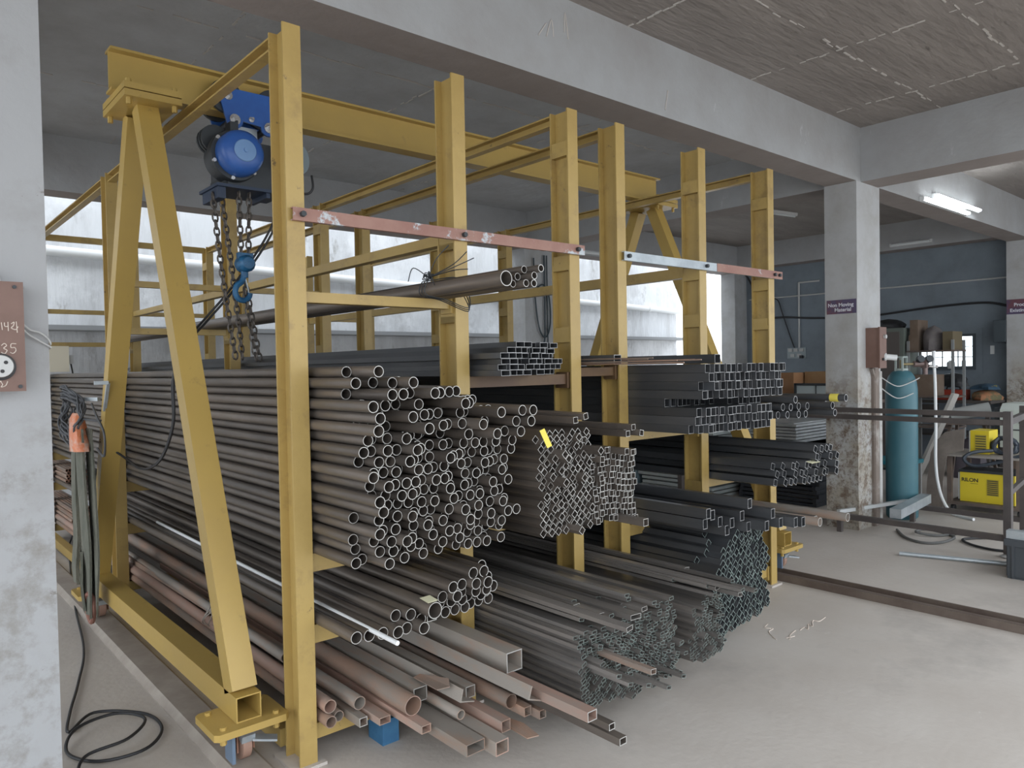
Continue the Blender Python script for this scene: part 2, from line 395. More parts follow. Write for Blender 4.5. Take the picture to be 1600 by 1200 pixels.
def rack(label, posts, ties_top, tie_mid, strap_x, strap_m, bolts):
    r = thing('pipe_rack', (PX[posts[0]], 2.62, 0), label, 'rack')
    for yi, y in enumerate(ROWS):
        for p in posts:
            o = shared('post', post_me, (PX[p], y, 0), parent=r)
            b = shared('base_plate', plate_me, (PX[p], y, 0), parent=o)
            zs = {'B': (2.02, 1.70), 'C': (2.55, 1.98, 1.62, .72), 'D': (), 'E': (2.52, 2.0, 1.72, .72), 'F': (2.52, 1.98, 1.72), 'A': ()}[p]
            for z in zs: shared('stiffener', stiff_me, (PX[p], y, z), parent=o)
        for (p, q), hs in ARMS.items():
            if q in posts and (p in posts or p == 'C'):
                for i, (a, b) in enumerate(hs):
                    m = shelf_m if (p in 'BC' and i == 0) else yel_m
                    mb = MB().box(PX[p]+PW/2+.004, PX[q]+PW/2-.004, y+.03, y+.085, a, b)
                    mb.box(PX[q]-.012, PX[q]+PW/2-.004, y+.018, y+.098, a-.02, b+.01)
                    part('shelf_arm', mb, m, r)
    p0, p1 = posts[0], posts[-1]
    if p0 == 'A':
        for z0, z1, y in ((2.06,2.10,ROWS[2]), (2.72,2.775,ROWS[2]), (2.07,2.11,ROWS[1])):
            part('cross_rail', MB().box(PX[p0]+PW+.002, PX[p1]-.002, y+.03, y+.07, z0, z1), yel_m, r)
    else:
        part('cross_rail', MB().box(PX[p0]+PW+.002, PX[p1]-.002, ROWS[2]+.03, ROWS[2]+.07, 2.06, 2.10), yel_m, r)
    for p in ties_top:
        for ya, yb in ((ROWS[0]+PD, ROWS[1]), (ROWS[1]+PD, ROWS[2])):
            x = PX[p]+.012
            prof = [(x,2.725),(x+.046,2.725),(x+.046,2.778),(x,2.778),(x,2.770),(x+.036,2.770),(x+.036,2.733),(x,2.733)]
            part('top_tie', MB().prism(prof, 'y', ya+.002, yb-.002), yel_m, r)
    for p, z0, z1 in tie_mid:
        for ya, yb in ((ROWS[0]+PD, ROWS[1]), (ROWS[1]+PD, ROWS[2])):
            part('middle_tie', MB().box(PX[p]+.01, PX[p]+.06, ya+.002, yb-.002, z0, z1), yel_m, r)
    # long base members on the floor under the posts
    for p in (p0, p1):
        for ya, yb in ((ROWS[0]+PD, ROWS[1]), (ROWS[1]+PD, ROWS[2])):
            part('base_rail', MB().box(PX[p]+.005, PX[p]+.065, ya+.06, yb-.06, .02, .09), yel_m, r)
    # bolted strap across the fronts of the posts
    x0, x1 = strap_x
    zc = 2.08
    st = MB().box(x0, x1, 2.598, 2.602, zc-.024, zc+.024).box(x0, x1, 2.602, 2.618, zc+.020, zc+.024).box(x0, x1, 2.602, 2.618, zc-.024, zc-.020)
    s = part('strap', st, strap_m[0], r, label=strap_m[1])
    if strap_m[2]:
        part('primer_half', MB().box((x0+x1)/2+.05, x1+.01, 2.596, 2.5985, zc-.025, zc+.025), strap_m[2], s, label='red primer half of the strap')
    for x in bolts:
        part('bolt', MB().cyl((x, 2.598, zc), (x, 2.580, zc), .011, 6), dark_m, s)
    return r
gstrap_m = mat('worn_grey_strap', (0.36, 0.40, 0.43), 0.5, 0.2, (0.47, 0.52, 0.55), 7, 0.4, 0.6)
rack('yellow steel pipe rack nearest the crane leg, pink strap across its posts', 'ABC', 'AC', [('B',2.052,2.098)],
     (1.205, 2.755), (oxide_m, 'pink primer strap with grey patches', None), (1.24, 1.99, 2.70))
rack('yellow steel pipe rack farther from the crane leg, half grey strap across its posts', 'DEF', 'DF', [('E',2.022,2.085)],
     (3.06, 4.665), (gstrap_m, 'galvanised grey strap', oxide_m), (3.09, 3.80, 4.57, 4.63))

# ------------------------------------------------------------------ gantry crane
g = thing('gantry_crane', (1.047, 2.74, 0), 'yellow wheeled gantry crane straddling the pipe racks', 'crane')
gb = MB(); x0, x1 = 0.905, 5.0
gb.box(x0, x1, 3.85, 3.95, 3.018, 3.03); gb.box(x0, x1, 3.85, 3.95, 2.83, 2.842); gb.box(x0, x1, 3.896, 3.904, 2.842, 3.018)
part('main_beam', gb, gyel_m, g)
def caster(x, y, parent, flip):
    c = MB().box(x-.045, x+.045, y-.05, y+.05, .160, .172)
    c.cyl((x, y, .150), (x, y, .160), .04, 16)
    o = part('caster_fork', c.box(x-.034, x-.028, y-.03, y+.04, .07, .152).box(x+.028, x+.034, y-.03, y+.04, .07, .152), mat_fork, parent)
    part('wheel', MB().lathe([(.0,-.022),(.05,-.022),(.062,-.016),(.062,.016),(.05,.022),(.0,.022)], (x, y+.01, .092), (1,0,0), 24), wheel_m, o, True)
    part('axle', MB().cyl((x-.042, y+.01, .092), (x+.042, y+.01, .092), .009, 8), chrome_m, o)
    br = MB().bar((x+.0, y-.06, .125), (x+.0, y-.005, .14), .05, .028)
    br.bar((x+.02, y-.05, .12), (x+.10, y-.085, .105), .045, .008)
    part('brake_pedal', br, galv_m, o)
    sh = MB().prism([(x-.06, y-.055), (x-.048, y-.055), (x-.048, y+.02), (x-.06, y+.02)], 'z', .045, .15)
    part('wheel_guard', sh, guard_m, o)
mat_fork = mat('rusty_fork', (0.30, 0.15, 0.10), 0.6, 0.1)
wheel_m = mat('brown_nylon_wheel', (0.33, 0.20, 0.15), 0.55)
guard_m = mat('blue_grey_guard', (0.13, 0.18, 0.25), 0.5)
for bx, sgn in ((1.0, 1), (4.855, 1)):
    ya, yb = (2.74, 5.12) if bx < 2 else (2.70, 5.08)
    base = MB().rtube(bx, bx+.095, ya, yb, .20, .295, .005)
    bo = part('base_beam', base, gyel_m, g)
    cx = bx+.0475
    for fy, ty in ((ya+.075, 3.845), (yb-.05, 4.005)):
        a = Vector((cx, fy, .292)); b = Vector((cx, ty, 2.765))
        part('leg', MB().bar(a, b, .095, .088, up=(0, 1, 0)), gyel_m, g)
    part('head_plate', MB().box(cx-.125, cx+.125, 3.70, 4.10, 2.765, 2.795), gyel_m, g)
    tp = part('top_plate', MB().box(cx-.125, cx+.125, 3.70, 4.10, 2.80, 2.829), gyel_m, g)
    for dx in (-.1, .1):
        for yy in (3.73, 4.07):
            part('bolt', MB().cyl((cx+dx, yy, 2.735), (cx+dx, yy, 2.765), .012, 6).cyl((cx+dx, yy, 2.829), (cx+dx, yy, 2.85), .014, 6), gyel_m, tp)
    for yy in (ya+.07, yb-.06):
        pl = part('wheel_plate', MB().prism([(cx-.125,yy-.115),(cx+.125,yy-.115),(cx+.14,yy-.1),(cx+.14,yy+.1),(cx+.125,yy+.115),(cx-.125,yy+.115),(cx-.14,yy+.1),(cx-.14,yy-.1)], 'z', .173, .199), gyel_m, g)
        for dx in (-.1, .1):
            for dy in (-.08, .08):
                part('bolt', MB().cyl((cx+dx, yy+dy, .145), (cx+dx, yy+dy, .21), .012, 6), gyel_m, pl)
        caster(cx, yy, g, False)
# floor rails
single('floor_rail', MB().prism([(.965,0),(1.125,0),(1.125,.006),(1.10,.03),(.99,.03),(.965,.006)], 'y', 2.2, 8.4), rail_m,
       'dusty flat steel rail on the floor under the near crane leg', 'rail')
fr = MB().box(4.70, 4.86, -2.5, 7.5, 0, .008).box(4.70, 4.712, -2.5, 7.5, .008, .045).box(4.848, 4.86, -2.5, 7.5, .008, .045).box(4.765, 4.80, -2.5, 7.5, .008, .030)
single('floor_rail', fr, railb_m, 'brown channel rail crossing the open floor to the right', 'rail')

# ------------------------------------------------------------------ electric chain hoist
h = thing('chain_hoist', (1.55, 3.9, 2.36), 'blue electric chain hoist hanging from the crane beam', 'hoist')
def tplate(y0, y1):
    pts = []
    def arc(cx, cz, r, a0, a1, n=7):
        for i in range(n):
            a = math.radians(a0+(a1-a0)*i/(n-1)); pts.append((cx+r*math.cos(a), cz+r*math.sin(a)))
    arc(1.487, 2.90, .042, 200, 80); arc(1.73, 2.90, .042, 100, -20)
    arc(1.70, 2.775, .044, 20, -180, 9); arc(1.52, 2.785, .044, 0, -180, 9)
    return MB().prism(pts[::-1], 'y', y0, y1)
for y0, y1 in ((3.80, 3.812), (3.988, 4.0)):
    tp = part('trolley_plate', tplate(y0, y1), blue_m, h)
    for x, z, r in ((1.487,2.90,.02), (1.73,2.90,.02), (1.52,2.785,.024), (1.70,2.775,.024), (1.605,2.80,.012)):
        yy = y0-.001 if y0 < 3.9 else y1+.001
        d = -1 if y0 < 3.9 else 1
        nb = MB().cyl((x, yy, z), (x, yy+d*.006, z), r*1.15, 16)
        nb.cyl((x, yy+d*.006, z), (x, yy+d*.03, z), r*.62, 6)
        part('nut', nb, chrome_m, tp)
    for x in (1.487, 1.73):
        ys = (y1+.002, y1+.032) if y0 < 3.9 else (y0-.032, y0-.002)
        part('trolley_wheel', MB().lathe([(0,0),(.083,0),(.085,.004),(.085,.018),(.057,.020),(.057,.03),(0,.03)] if y0 < 3.9 else [(0,0),(.057,0),(.057,.010),(.085,.012),(.085,.03),(0,.03)], (x, ys[0], 2.90), (0,1,0), 24), dark_m, tp, True)
for x, z in ((1.52, 2.785), (1.70, 2.775)):
    part('cross_bar', MB().cyl((x, 3.812, z), (x, 3.988, z), .018, 12), dark_m, h)
part('suspension_block', MB().box(1.56, 1.66, 3.86, 3.94, 2.66, 2.775), galv_m, h)
part('gearbox', MB().box(1.47, 1.78, 3.78, 4.02, 2.50, 2.68).prism([(1.47,2.50),(1.78,2.50),(1.72,2.44),(1.46,2.44)], 'y', 3.76, 4.03), dark_m, h)
mo = part('brake_cover', MB().lathe([(0,-.001),(.052,0),(.054,.004),(.085,.010),(.105,.03),(.112,.06),(.112,.10)], (1.50, 3.62, 2.585), (0,1,0), 36), blue_m, h, True)
part('cover_disc', MB().lathe([(0,-.004),(.052,-.002),(.055,.002)], (1.50, 3.618, 2.585), (0,1,0), 32).cyl((1.50,3.616,2.585),(1.50,3.604,2.585),.011,8), bluel_m, mo, True)
part('motor_body', MB().lathe([(0,0),(.122,0),(.126,.01),(.126,.05),(.11,.06),(.11,.14),(0,.14)], (1.49, 3.72, 2.58), (0,1,0), 32), dark_m, h, True)
for a in range(0, 360, 60):
    x = 1.49+.116*math.cos(math.radians(a+20)); z = 2.58+.116*math.sin(math.radians(a+20))
    part('housing_bolt', MB().cyl((x, 3.72, z), (x, 3.708, z), .010, 8), chrome_m, mo)
fins = MB()
for i in range(6): fins.box(1.375-.012*(i%2)*0, 1.40, 3.74+.03*i, 3.75+.03*i, 2.60, 2.74)
part('cooling_fin', MB().lathe([(0,0),(.07,0),(.07,.012),(.055,.014),(.055,.03),(.07,.032),(.07,.044),(.055,.046),(.055,.06),(.07,.062),(.07,.074),(0,.074)], (1.42, 3.80, 2.67), (0,1,0), 20), dark_m, h)
part('slotted_side', MB().box(1.47, 1.50, 3.73, 3.80, 2.68, 2.75).box(1.50,1.51,3.73,3.80,2.68,2.76), dark_m, h)
lim = part('end_flange', MB().lathe([(0,0),(.085,0),(.085,.012),(.03,.014),(.03,.03),(0,.03)], (1.80, 3.70, 2.615), (.35,-.94,0), 28), mat('grey_green_flange', (.22,.27,.29), .5), h, True)
part('drive_arm', MB().cyl((1.70, 3.86, 2.61), (1.80, 3.71, 2.612), .05, 16), dark_m, h)
for dz in (-.065, .065):
    part('flange_bolt', MB().cyl((1.815, 3.69, 2.615+dz), (1.822, 3.672, 2.615+dz), .012, 8), chrome_m, lim)
part('bottom_guide', MB().box(1.40, 1.76, 3.74, 4.0, 2.425, 2.44).box(1.41, 1.45, 3.76, 3.98, 2.37, 2.425).box(1.66,1.68,3.76,3.98,2.40,2.425), mat('dark_blue_guide', (.02,.035,.07), .5), h)
def chain(p, q, parent, pitch=.034, r=.005, n0=0, sag=0):
    p = Vector(p); q = Vector(q); n = max(2, int((q-p).length/pitch)); mb = MB()
    for i in range(n):
        t = (i+.5)/n; c = p.lerp(q, t)+Vector((sag*math.sin(t*PI), 0, 0)); d = (q-p).normalized()
        a = Vector((1,0,0)) if i % 2 else Vector((0,1,0)); a = (a-d*a.dot(d)).normalized()
        L = pitch*.62; W = .0125
        ring = [c+d*(L*math.cos(2*PI*k/10)*(1.1 if abs(math.cos(2*PI*k/10)) > .3 else 1))+a*(W*math.sin(2*PI*k/10)) for k in range(10)]
        mb.sweep(ring, r, 5, closed=True)
    return part('load_chain', mb, chain_m, parent, True)
chain((1.405, 3.82, 2.40), (1.50, 3.82, 1.57), h, sag=-.008)
chain((1.46, 3.86, 2.42), (1.55, 3.86, 1.57), h, sag=.006)
chain((1.53, 3.80, 2.43), (1.535, 3.80, 2.10), h)
chain((1.585, 3.80, 2.43), (1.572, 3.80, 2.10), h)
chain((1.545, 3.80, 1.93), (1.60, 3.80, 1.56), h, n0=1)
chain((1.565, 3.84, 1.98), (1.635, 3.84, 1.56), h)
hb = part('hook_block', MB().lathe([(0,-.055),(.03,-.052),(.044,-.03),(.044,.03),(.03,.052),(0,.055)], (1.553, 3.80, 2.055), (0,1,0), 14).box(1.515, 1.592, 3.785, 3.815, 2.03, 2.11).cyl((1.55,3.80,1.985),(1.55,3.80,2.02),.018,10), hook_m, h, True)
hk = catmull([(1.548,3.80,2.0),(1.535,3.80,1.965),(1.508,3.80,1.94),(1.500,3.80,1.905),(1.515,3.80,1.875),(1.545,3.80,1.868),(1.568,3.80,1.885),(1.575,3.80,1.905)], 6)
part('hook', MB().sweep(hk, .015, 8), hook_m, hb, True)
part('safety_latch', MB().bar((1.552,3.80,1.985),(1.570,3.80,1.90),.012,.004), galv_m, hb)

# ------------------------------------------------------------------ loaded steel
def round_me(name, d, t, L, m, mr, n=16):
    mb = MB(); r = d/2
    cs = [(math.cos(2*PI*i/n), math.sin(2*PI*i/n)) for i in range(n)]
    vs = [(c*r,0,s*r) for c,s in cs]+[(c*r,L,s*r) for c,s in cs]+[(c*(r-t),0,s*(r-t)) for c,s in cs]+[(c*(r-t),L,s*(r-t)) for c,s in cs]
    f1 = [(i,(i+1)%n,(i+1)%n+n,i+n) for i in range(n)]+[(i+2*n,i+3*n,(i+1)%n+3*n,(i+1)%n+2*n) for i in range(n)]
    f2 = [(i,i+2*n,(i+1)%n+2*n,(i+1)%n) for i in range(n)]+[(i+n,(i+1)%n+n,(i+1)%n+3*n,i+3*n) for i in range(n)]
    mb.add(vs, f1, 0); mb.add(vs, f2, 1)
    me = mesh(name, mb, [m, mr]); me.polygons.foreach_set('use_smooth', [len(f1) > i for i in range(len(me.polygons))])
    me.set_sharp_from_angle(angle=math.radians(50))
    return me
def rect_me(name, wd, ht, t, L, m, mr):
    return mesh(name, MB().rtube(-wd/2, wd/2, 0, L, -ht/2, ht/2, t, 0, 1), [m, mr])
R = random.Random(11)
def put(name, me, x, y, z, roll, label, cat, group, yawr=0.0, tilt=0.0):
    o = bpy.data.objects.new(name, me); C.objects.link(o)
    o.location = (x, y, z); o.rotation_euler = (tilt, roll, yawr)
    return tag(o, label, cat, group)

# the big stack of round pipes, first bay
me = round_me('steel_pipe', .0405, .0024, 6.0, steel_m, rim_m)
nR1 = 0
for i in range(19):
    z = .80+.0205+i*.0395
    k = 0; x = 1.285+(i % 2)*.0205
    while x < 1.937:
        ztop = 1.515-.26*(x-1.29)
        if z < ztop:
            jx, jz = R.uniform(-.0012,.0012), R.uniform(-.0012,.0012)
            if z > 1.22: y = R.gauss(2.27-.13*max(0,(x-1.55)/.38), .085)
            else: y = R.gauss(2.262, .034)
            if x < 1.32: y = R.uniform(2.16, 2.42) if z < 1.48 else 2.41
            if z < .87: y = R.uniform(2.24, 2.40)
            y = min(2.44, max(1.985, y))
            put('steel_pipe', me, x+jx, y, z+jz, R.uniform(0,6), 'dark round steel pipe in the tall stack beside the first yellow post', 'pipe', 'round pipes in the tall stack')
            nR1 += 1
        x += .0415
# round pipes on the shelf below
me = round_me('steel_pipe', .045, .0026, 6.0, steel_m, rim_m)
G6 = ('brown-grey round pipe on the shelf under the tall pipe stack', 'pipe', 'round pipes on the lower shelf')
def low(x, y, z): put('round_pipe', me, x, y, z, R.uniform(0,6), *G6)
for k in range(7): low(1.291+k*.0462, (2.355,2.345,2.33,2.30,2.315,2.27,2.36)[k], .549)
for k in range(6): low(1.684+k*.0462, 2.37+R.uniform(-.015,.02), .549)
for k in range(7): low(1.614+k*.0462, 2.35+R.uniform(-.02,.03), .589) if k != 0 else None
low(1.457,2.36,.589); low(1.504,2.33,.589)
for k in range(6): low(1.638+k*.0462, 2.30+R.uniform(-.03,.02), .629)
for k in range(5): low(1.662+k*.0462, 2.27+R.uniform(-.04,.05), .669)
for k in range(3): low(1.75+k*.0462, 2.28+R.uniform(-.04,.05), .709)
bigp = round_me('steel_pipe', .062, .003, 6.0, steel_m, rim_m)
put('round_pipe', bigp, 1.572, 2.27, .603, 0, 'thicker round pipe with a paper slip lying on the lower pipe shelf', 'pipe', None)
sq60 = rect_me('square_tube', .045, .045, .003, 6.0, steel_m, rim_m)
put('square_tube', sq60, 1.625, 2.37, .5487, 0, 'single square tube among the round pipes on the lower shelf', 'tube', None)

# small square tubes, second bay
d = .0265
me = rect_me('square_tube', d, d, .0019, 6.0, steel_m, rim_m)
G2 = ('small square steel tube in the honeycomb stack between the second and third posts', 'tube', 'small square tubes in the honeycomb stack')
dg_ = d*1.4142*1.01; row = 0; z = .805+dg_/2
while z < 1.24:
    x = 2.052+dg_/2*(1+row % 2)-.018
    while x < 2.335-.10*max(0,(1.0-z)*0):
        if z < 1.15+.35*max(0, .32-abs(x-2.19)) :
            y = R.gauss(2.19, .012) if R.random() < .93 else R.uniform(2.08, 2.3)
            put('small_square_tube', me, x+R.uniform(-.001,.001), y, z, PI/4+R.uniform(-.06,.06), *G2)
        x += dg_
    z += dg_/2; row += 1
for i in range(12):
    for k in range(11):
        x = 2.355+k*.0272; z = .805+d/2+i*.0272+.012*math.sin(k*.5)
        if x > 2.64 or z > 1.155 or (i == 0 and 2.50 < x < 2.56): continue
        y = R.gauss(2.20, .012) if R.random() < .92 else R.uniform(2.10, 2.3)
        put('small_square_tube', me, x, y, z, R.uniform(-.06,.06), *G2)
for k, (x, y, z) in enumerate(((2.30,2.19,1.18),(2.62,2.14,1.19),(2.58,2.2,1.19),(2.55,2.16,1.19),(2.60,2.17,1.215),(2.22,2.16,1.27),(2.26,2.14,1.285))):
    put('small_square_tube', me, x, y, z+.005, R.uniform(-.2,.2), *G2)
tg = rect_me('square_tube', .032, .032, .002, 6.0, steel_m, rim_m)
put('square_tube', tg, 2.53, 2.05, .8185, 0, 'square tube sticking out low from the honeycomb stack, paper tag on its end', 'tube', None)

# flat rectangular tubes on the upper shelf, second bay
me = rect_me('rectangular_tube', .050, .0245, .0018, 6.0, steeld_m, rimd_m)
for i in range(6):
    for k in range(10):
        x = 2.078+k*.0525+.012*(i % 3)
        if x > 2.63 or (i == 5 and k in (0,1,4,9)) or (i == 4 and k == 0): continue
        y = 2.44+.022*k*.9+R.choice((0,.0,.03,.06))+R.uniform(-.01,.01)
        put('rectangular_tube', me, x, y, 1.462+.0125+i*.0252, 0, 'flat rectangular steel tube stacked on the upper shelf behind the second post', 'tube', 'rectangular tubes on the upper shelf')
# square tubes, third bay upper shelf
me = rect_me('square_tube', .0415, .0425, .002, 6.0, steeld_m, rimd_m)
for i in range(8):
    for k in range(15):
        x = 3.122+k*.0425+R.uniform(-.001,.001)
        if x > 3.745: break
        y = 2.205-.014*i-.004*k+R.choice((0,0,0,.012,.03,-.015))+R.uniform(-.008,.008)
        if i == 3 : y += .22 if k < 9 else .1
        put('square_tube', me, x, y, 1.148+.0218+i*.0437+R.uniform(0,.0008), 0, 'black square steel tube in the squared stack on the third bay shelf', 'tube', 'square tubes in the squared stack')
big = rect_me('square_tube', .055, .05, .003, 6.0, steeld_m, rimd_m)
put('square_tube', big, 3.55, 2.36, 1.148+8*.0437+.028, 0, 'longest thick square tube lying alone on top of the squared stack', 'tube', None)
put('square_tube', big, 2.88, 2.5, 1.148+8*.0437+.03, 0, 'square tube with rusty side lying left of the squared stack top', 'tube', None)
# thin rods on top
for k in range(12):
    y0 = 2.3+R.uniform(-.25,.3); x = 2.72+R.uniform(0,.38); z = 1.505+R.uniform(0,.03)
    single('steel_rod', MB().cyl((x,y0,z), (x+R.uniform(-.12,.12),y0+2.6,z+R.uniform(-.01,.01)), .0035, 6), rust_m, 'thin rusty rod lying across between the third and fourth posts', 'rod', 'thin rods by the squared stack')

# fourth bay: round tubes, squares
me = round_me('steel_pipe', .042, .003, 6.0, steeld_m, rimd_m)
for k, (x, y, z) in enumerate(((3.88,2.19,1.202),(3.93,2.16,1.202),(3.90,2.17,1.246),(3.95,2.15,1.244),(4.0,2.13,1.202),(4.02,2.14,1.246),(3.97,2.14,1.288),(3.91,2.10,1.29),(4.06,2.12,1.202),(4.08,2.12,1.246),(4.2,2.03,1.246),(4.25,2.04,1.202),(4.30,2.12,1.244))):
    put('round_pipe', me, x, y, z, 0, 'black round pipe poking out beside the last yellow post', 'pipe', 'round pipes in the last bay')
put('steel_pipe', me, 4.26, 1.98, 1.288, 0, 'black round pipe wrapped with a yellow label near its end, last bay', 'pipe', None)
me = rect_me('square_tube', .038, .038, .0025, 6.0, steeld_m, rimd_m)
for i in range(5):
    for k in range(9):
        x = 3.87+k*.045+(i % 2)*.02; z = .795+.024+i*.045
        if (i > 2 and k < 5) or x > 4.45: continue
        y = 2.2-.02*k+R.uniform(-.02,.02)
        if i == 0 and k > 4: y = 2.12
        put('square_tube', me, x, y, z, .5 if (i+k) % 2 else .3, 'black square tube in the loose bundle at the last bay middle shelf', 'tube', 'square tubes in the last bay')
me = rect_me('rectangular_tube', .036, .05, .0025, 6.0, steeld_m, rimd_m)
for k, (x, y, z) in enumerate(((3.14,2.17,.70),(3.19,2.16,.74),(3.24,2.15,.70),(3.14,2.15,.755),(3.3,2.12,.69),(3.36,2.1,.72),(3.40,2.08,.78),(3.46,2.02,.665),(3.52,2.02,.72),(3.58,2.01,.665),(3.64,1.96,.665),(3.70,1.95,.66),(3.27,2.13,.655),(3.42,2.1,.655))):
    put('rectangular_tube', me, x, y, z, 0, 'black rectangular tube lying above the leaning honeycomb stack of the third bay', 'tube', 'rectangular tubes over the third bay stack')
rp = round_me('steel_pipe', .05, .003, 6.0, rustg_m, rim_m)
put('steel_pipe', rp, 4.25, 1.97, .60, 0, 'brownish pipe reaching far out past the last post at knee height', 'pipe', None)
put('steel_pipe', rp, 4.02, 2.02, .60, 0, 'brown pipe just left of the far-reaching one, last bay', 'pipe', None)
put('square_tube', sq60, 4.12, 2.1, .585, 0, 'brown square tube beneath the far-reaching pipes, last bay', 'tube', None)

# third bay floor stack: diamond honeycomb
d = .0345; me = rect_me('square_tube', d, d, .0024, 6.0, steeld_m, rimg_m)
G3 = ('square tube in the leaning diamond stack at the foot of the third bay', 'tube', 'square tubes in the leaning diamond stack')
dg_ = d*1.4142*1.01; row = 0; z = .125+dg_/2
while z < .62:
    x = 3.115+dg_/2*(row % 2)
    while x < 3.745:
        if z < .46 or x > 3.115+(z-.46)*1.6:
            y = 2.10-.02*math.sin(row*.7)+.16*(x-3.11)+R.uniform(-.015,.015)
            put('hollow_section', me, x, y, z, PI/4+R.uniform(-.05,.05), *G3)
        x += dg_
    z += dg_/2; row += 1
for k in range(5):
    put('hollow_section', me, 3.16+k*.05, 2.22+R.uniform(-.1,.15), .50+.036*k, PI/4, *G3)

steels_m = mat('grey_slim_steel', (0.165, 0.153, 0.144), 0.33, 0.3, (0.235, 0.21, 0.19), 2.2, 0.38, 0.66, 0.03, 60, stretch=(6, 0.8, 6), rand=0.3, coords='obj')
# second bay floor: hundreds of little rectangular tubes
wd, ht = .0262, .0142
me = rect_me('rectangular_tube', wd, ht, .0014, 6.0, steels_m, rimg_m)
spots = []
for xa, xb, zt in ((2.045, 2.655, .44), (2.752, 3.015, .40)):
    z = .165; r = 0
    while z < zt+.02:
        x = xa+wd/2+(r % 2)*.012
        while x < xb-wd/2:
            if z < zt+.07*math.sin((x-xa)*5): spots.append((x, z, r))
            x += wd+.0012
        z += ht+.0012; r += 1
pos = []
for x, z, r in spots:
    wav = .02*math.sin(x*23+z*9)
    y = R.gauss(1.985+wav+.10*(2.2-x if x < 2.2 else 0), .016)
    if R.random() < .06: y += R.uniform(-.09, .06)
    ro = (.5*math.sin(x*9+z*13+1) if z < .40 else 0)+R.uniform(-.1,.1)
    pos.append((x, y, z, ro))
# the ends that face the camera: uppermost tubes are individuals
pos.sort(key=lambda p: -(p[2]*1.0-(p[1]-1.95)*2-(.5 if p[0] > 2.7 else 0)*.2))
for p in pos[:285]:
    put('slim_rectangular_tube', me, *p, 'thin little rectangular tube in the low floor stack below the honeycomb', 'tube', 'little rectangular tubes of the floor stack')
rest = MB()
for x, y, z, ro in pos[285:]:
    c, s_ = math.cos(ro), math.sin(ro); o = [(-wd/2,-ht/2),(wd/2,-ht/2),(wd/2,ht/2),(-wd/2,ht/2)]
    def tr(u, v): return (x+u*c+v*s_, z-u*s_+v*c)
    t = .0014; ii = [(-wd/2+t,-ht/2+t),(wd/2-t,-ht/2+t),(wd/2-t,ht/2-t),(-wd/2+t,ht/2-t)]
    V = [(tr(*q)[0], y, tr(*q)[1]) for q in o]+[(tr(*q)[0], y+6, tr(*q)[1]) for q in o]+[(tr(*q)[0], y, tr(*q)[1]) for q in ii]+[(tr(*q)[0], y+1, tr(*q)[1]) for q in ii]
    rest.add(V, [f for k in range(4) for f in ((k,(k+1)%4,(k+1)%4+4,k+4),(k+8,k+12,(k+1)%4+12,(k+1)%4+8))]+[(12,13,14,15)], 0)
    rest.add(V, [(k,k+8,(k+1)%4+8,(k+1)%4) for k in range(4)], 1)
if pos[285:]: single('slim_rectangular_tube', rest, [steels_m, rimg_m], 'mass of thin little rectangular tubes deep in the low floor stack', 'tube', 'little rectangular tubes of the floor stack', 'stuff')
# longer ones lying loose on top
GL = ('loose longer tube lying over the low stack of little tubes', 'tube', 'loose tubes over the low floor stack')
for k in range(30):
    x = 2.07+R.random()*.93; 
    if 2.63 < x < 2.78: x += .16
    z = .50+R.uniform(0,.07)-.05*(x-2.07); y = R.uniform(1.76, 2.15)
    put('rectangular_tube', me if k % 3 else rect_me('rectangular_tube', .034, .018, .0016, 6.0, steels_m, rim_m), x, y, z, R.uniform(-.2,.2), *GL)
for k, (x, y, z) in enumerate(((2.09,1.83,.36),(2.12,1.80,.33),(2.2,1.78,.31),(2.35,1.80,.25),(2.5,1.84,.24),(2.85,1.9,.30),(2.92,1.92,.26))):
    put('rectangular_tube', bpy.data.objects['rectangular_tube'].data if 0 else me, x, y, z-.02, .2, *GL)
flat = rect_me('rectangular_tube', .06, .02, .0016, 6.0, steels_m, rim_m)
put('rectangular_tube', flat, 2.25, 1.88, .515, .05, 'broad flat tube lying over the low stack of little tubes', 'tube', None)
put('rectangular_tube', rect_me('rectangular_tube', .03, .02, .0016, 6.0, rust_m, rim_m), 2.18, 1.74, .36, .1, 'rust-tinted tube jutting out low in front of the little tube stack', 'tube', None)

# bottom shelf, first bay: rusty odds and ends (one by one)
def odd(name, me, p, q, label, rollv=0.0, cat='tube'):
    """front end p, another point q behind it"""
    p = Vector(p); q = Vector(q); dd = q-p
    put(name, me, p.x, p.y, p.z, rollv, label, cat, None, yawr=-math.atan2(dd.x, dd.y), tilt=math.atan2(dd.z, math.hypot(dd.x, dd.y)))
def rp_(d, m, mr, L=5.5, n=16): return round_me('steel_pipe', d, .003, L, m, mr, n)
def rt_(w_, h_, m, mr, L=5.5, t=.003): return rect_me('rectangular_tube', w_, h_, t, L, m, mr)
odd('round_pipe', rp_(.052, redox_m, rust_m), (1.300,2.587,.222), (1.295,5,.222), 'pinkish round pipe lying topmost in the corner by the first post foot', cat='pipe')
odd('round_pipe', rp_(.046, rust_m, rust_m), (1.294,2.57,.170), (1.294,5,.170), 'rusty round pipe lowest in the corner by the first post foot', cat='pipe')
odd('round_pipe', rp_(.042, rustg_m, rust_m), (1.342,2.60,.168), (1.342,5,.168), 'grey round pipe second from the corner on the bottom shelf', cat='pipe')
odd('square_tube', rt_(.034, .034, rustg_m, rim_m), (1.392,2.50,.164), (1.386,5,.164), 'thin grey square tube crossing low by the first post')
odd('round_pipe', rp_(.052, rustg_m, rust_m), (1.405,2.55,.215), (1.39,5,.215), 'grey-brown round pipe pointing at the blue block', cat='pipe')
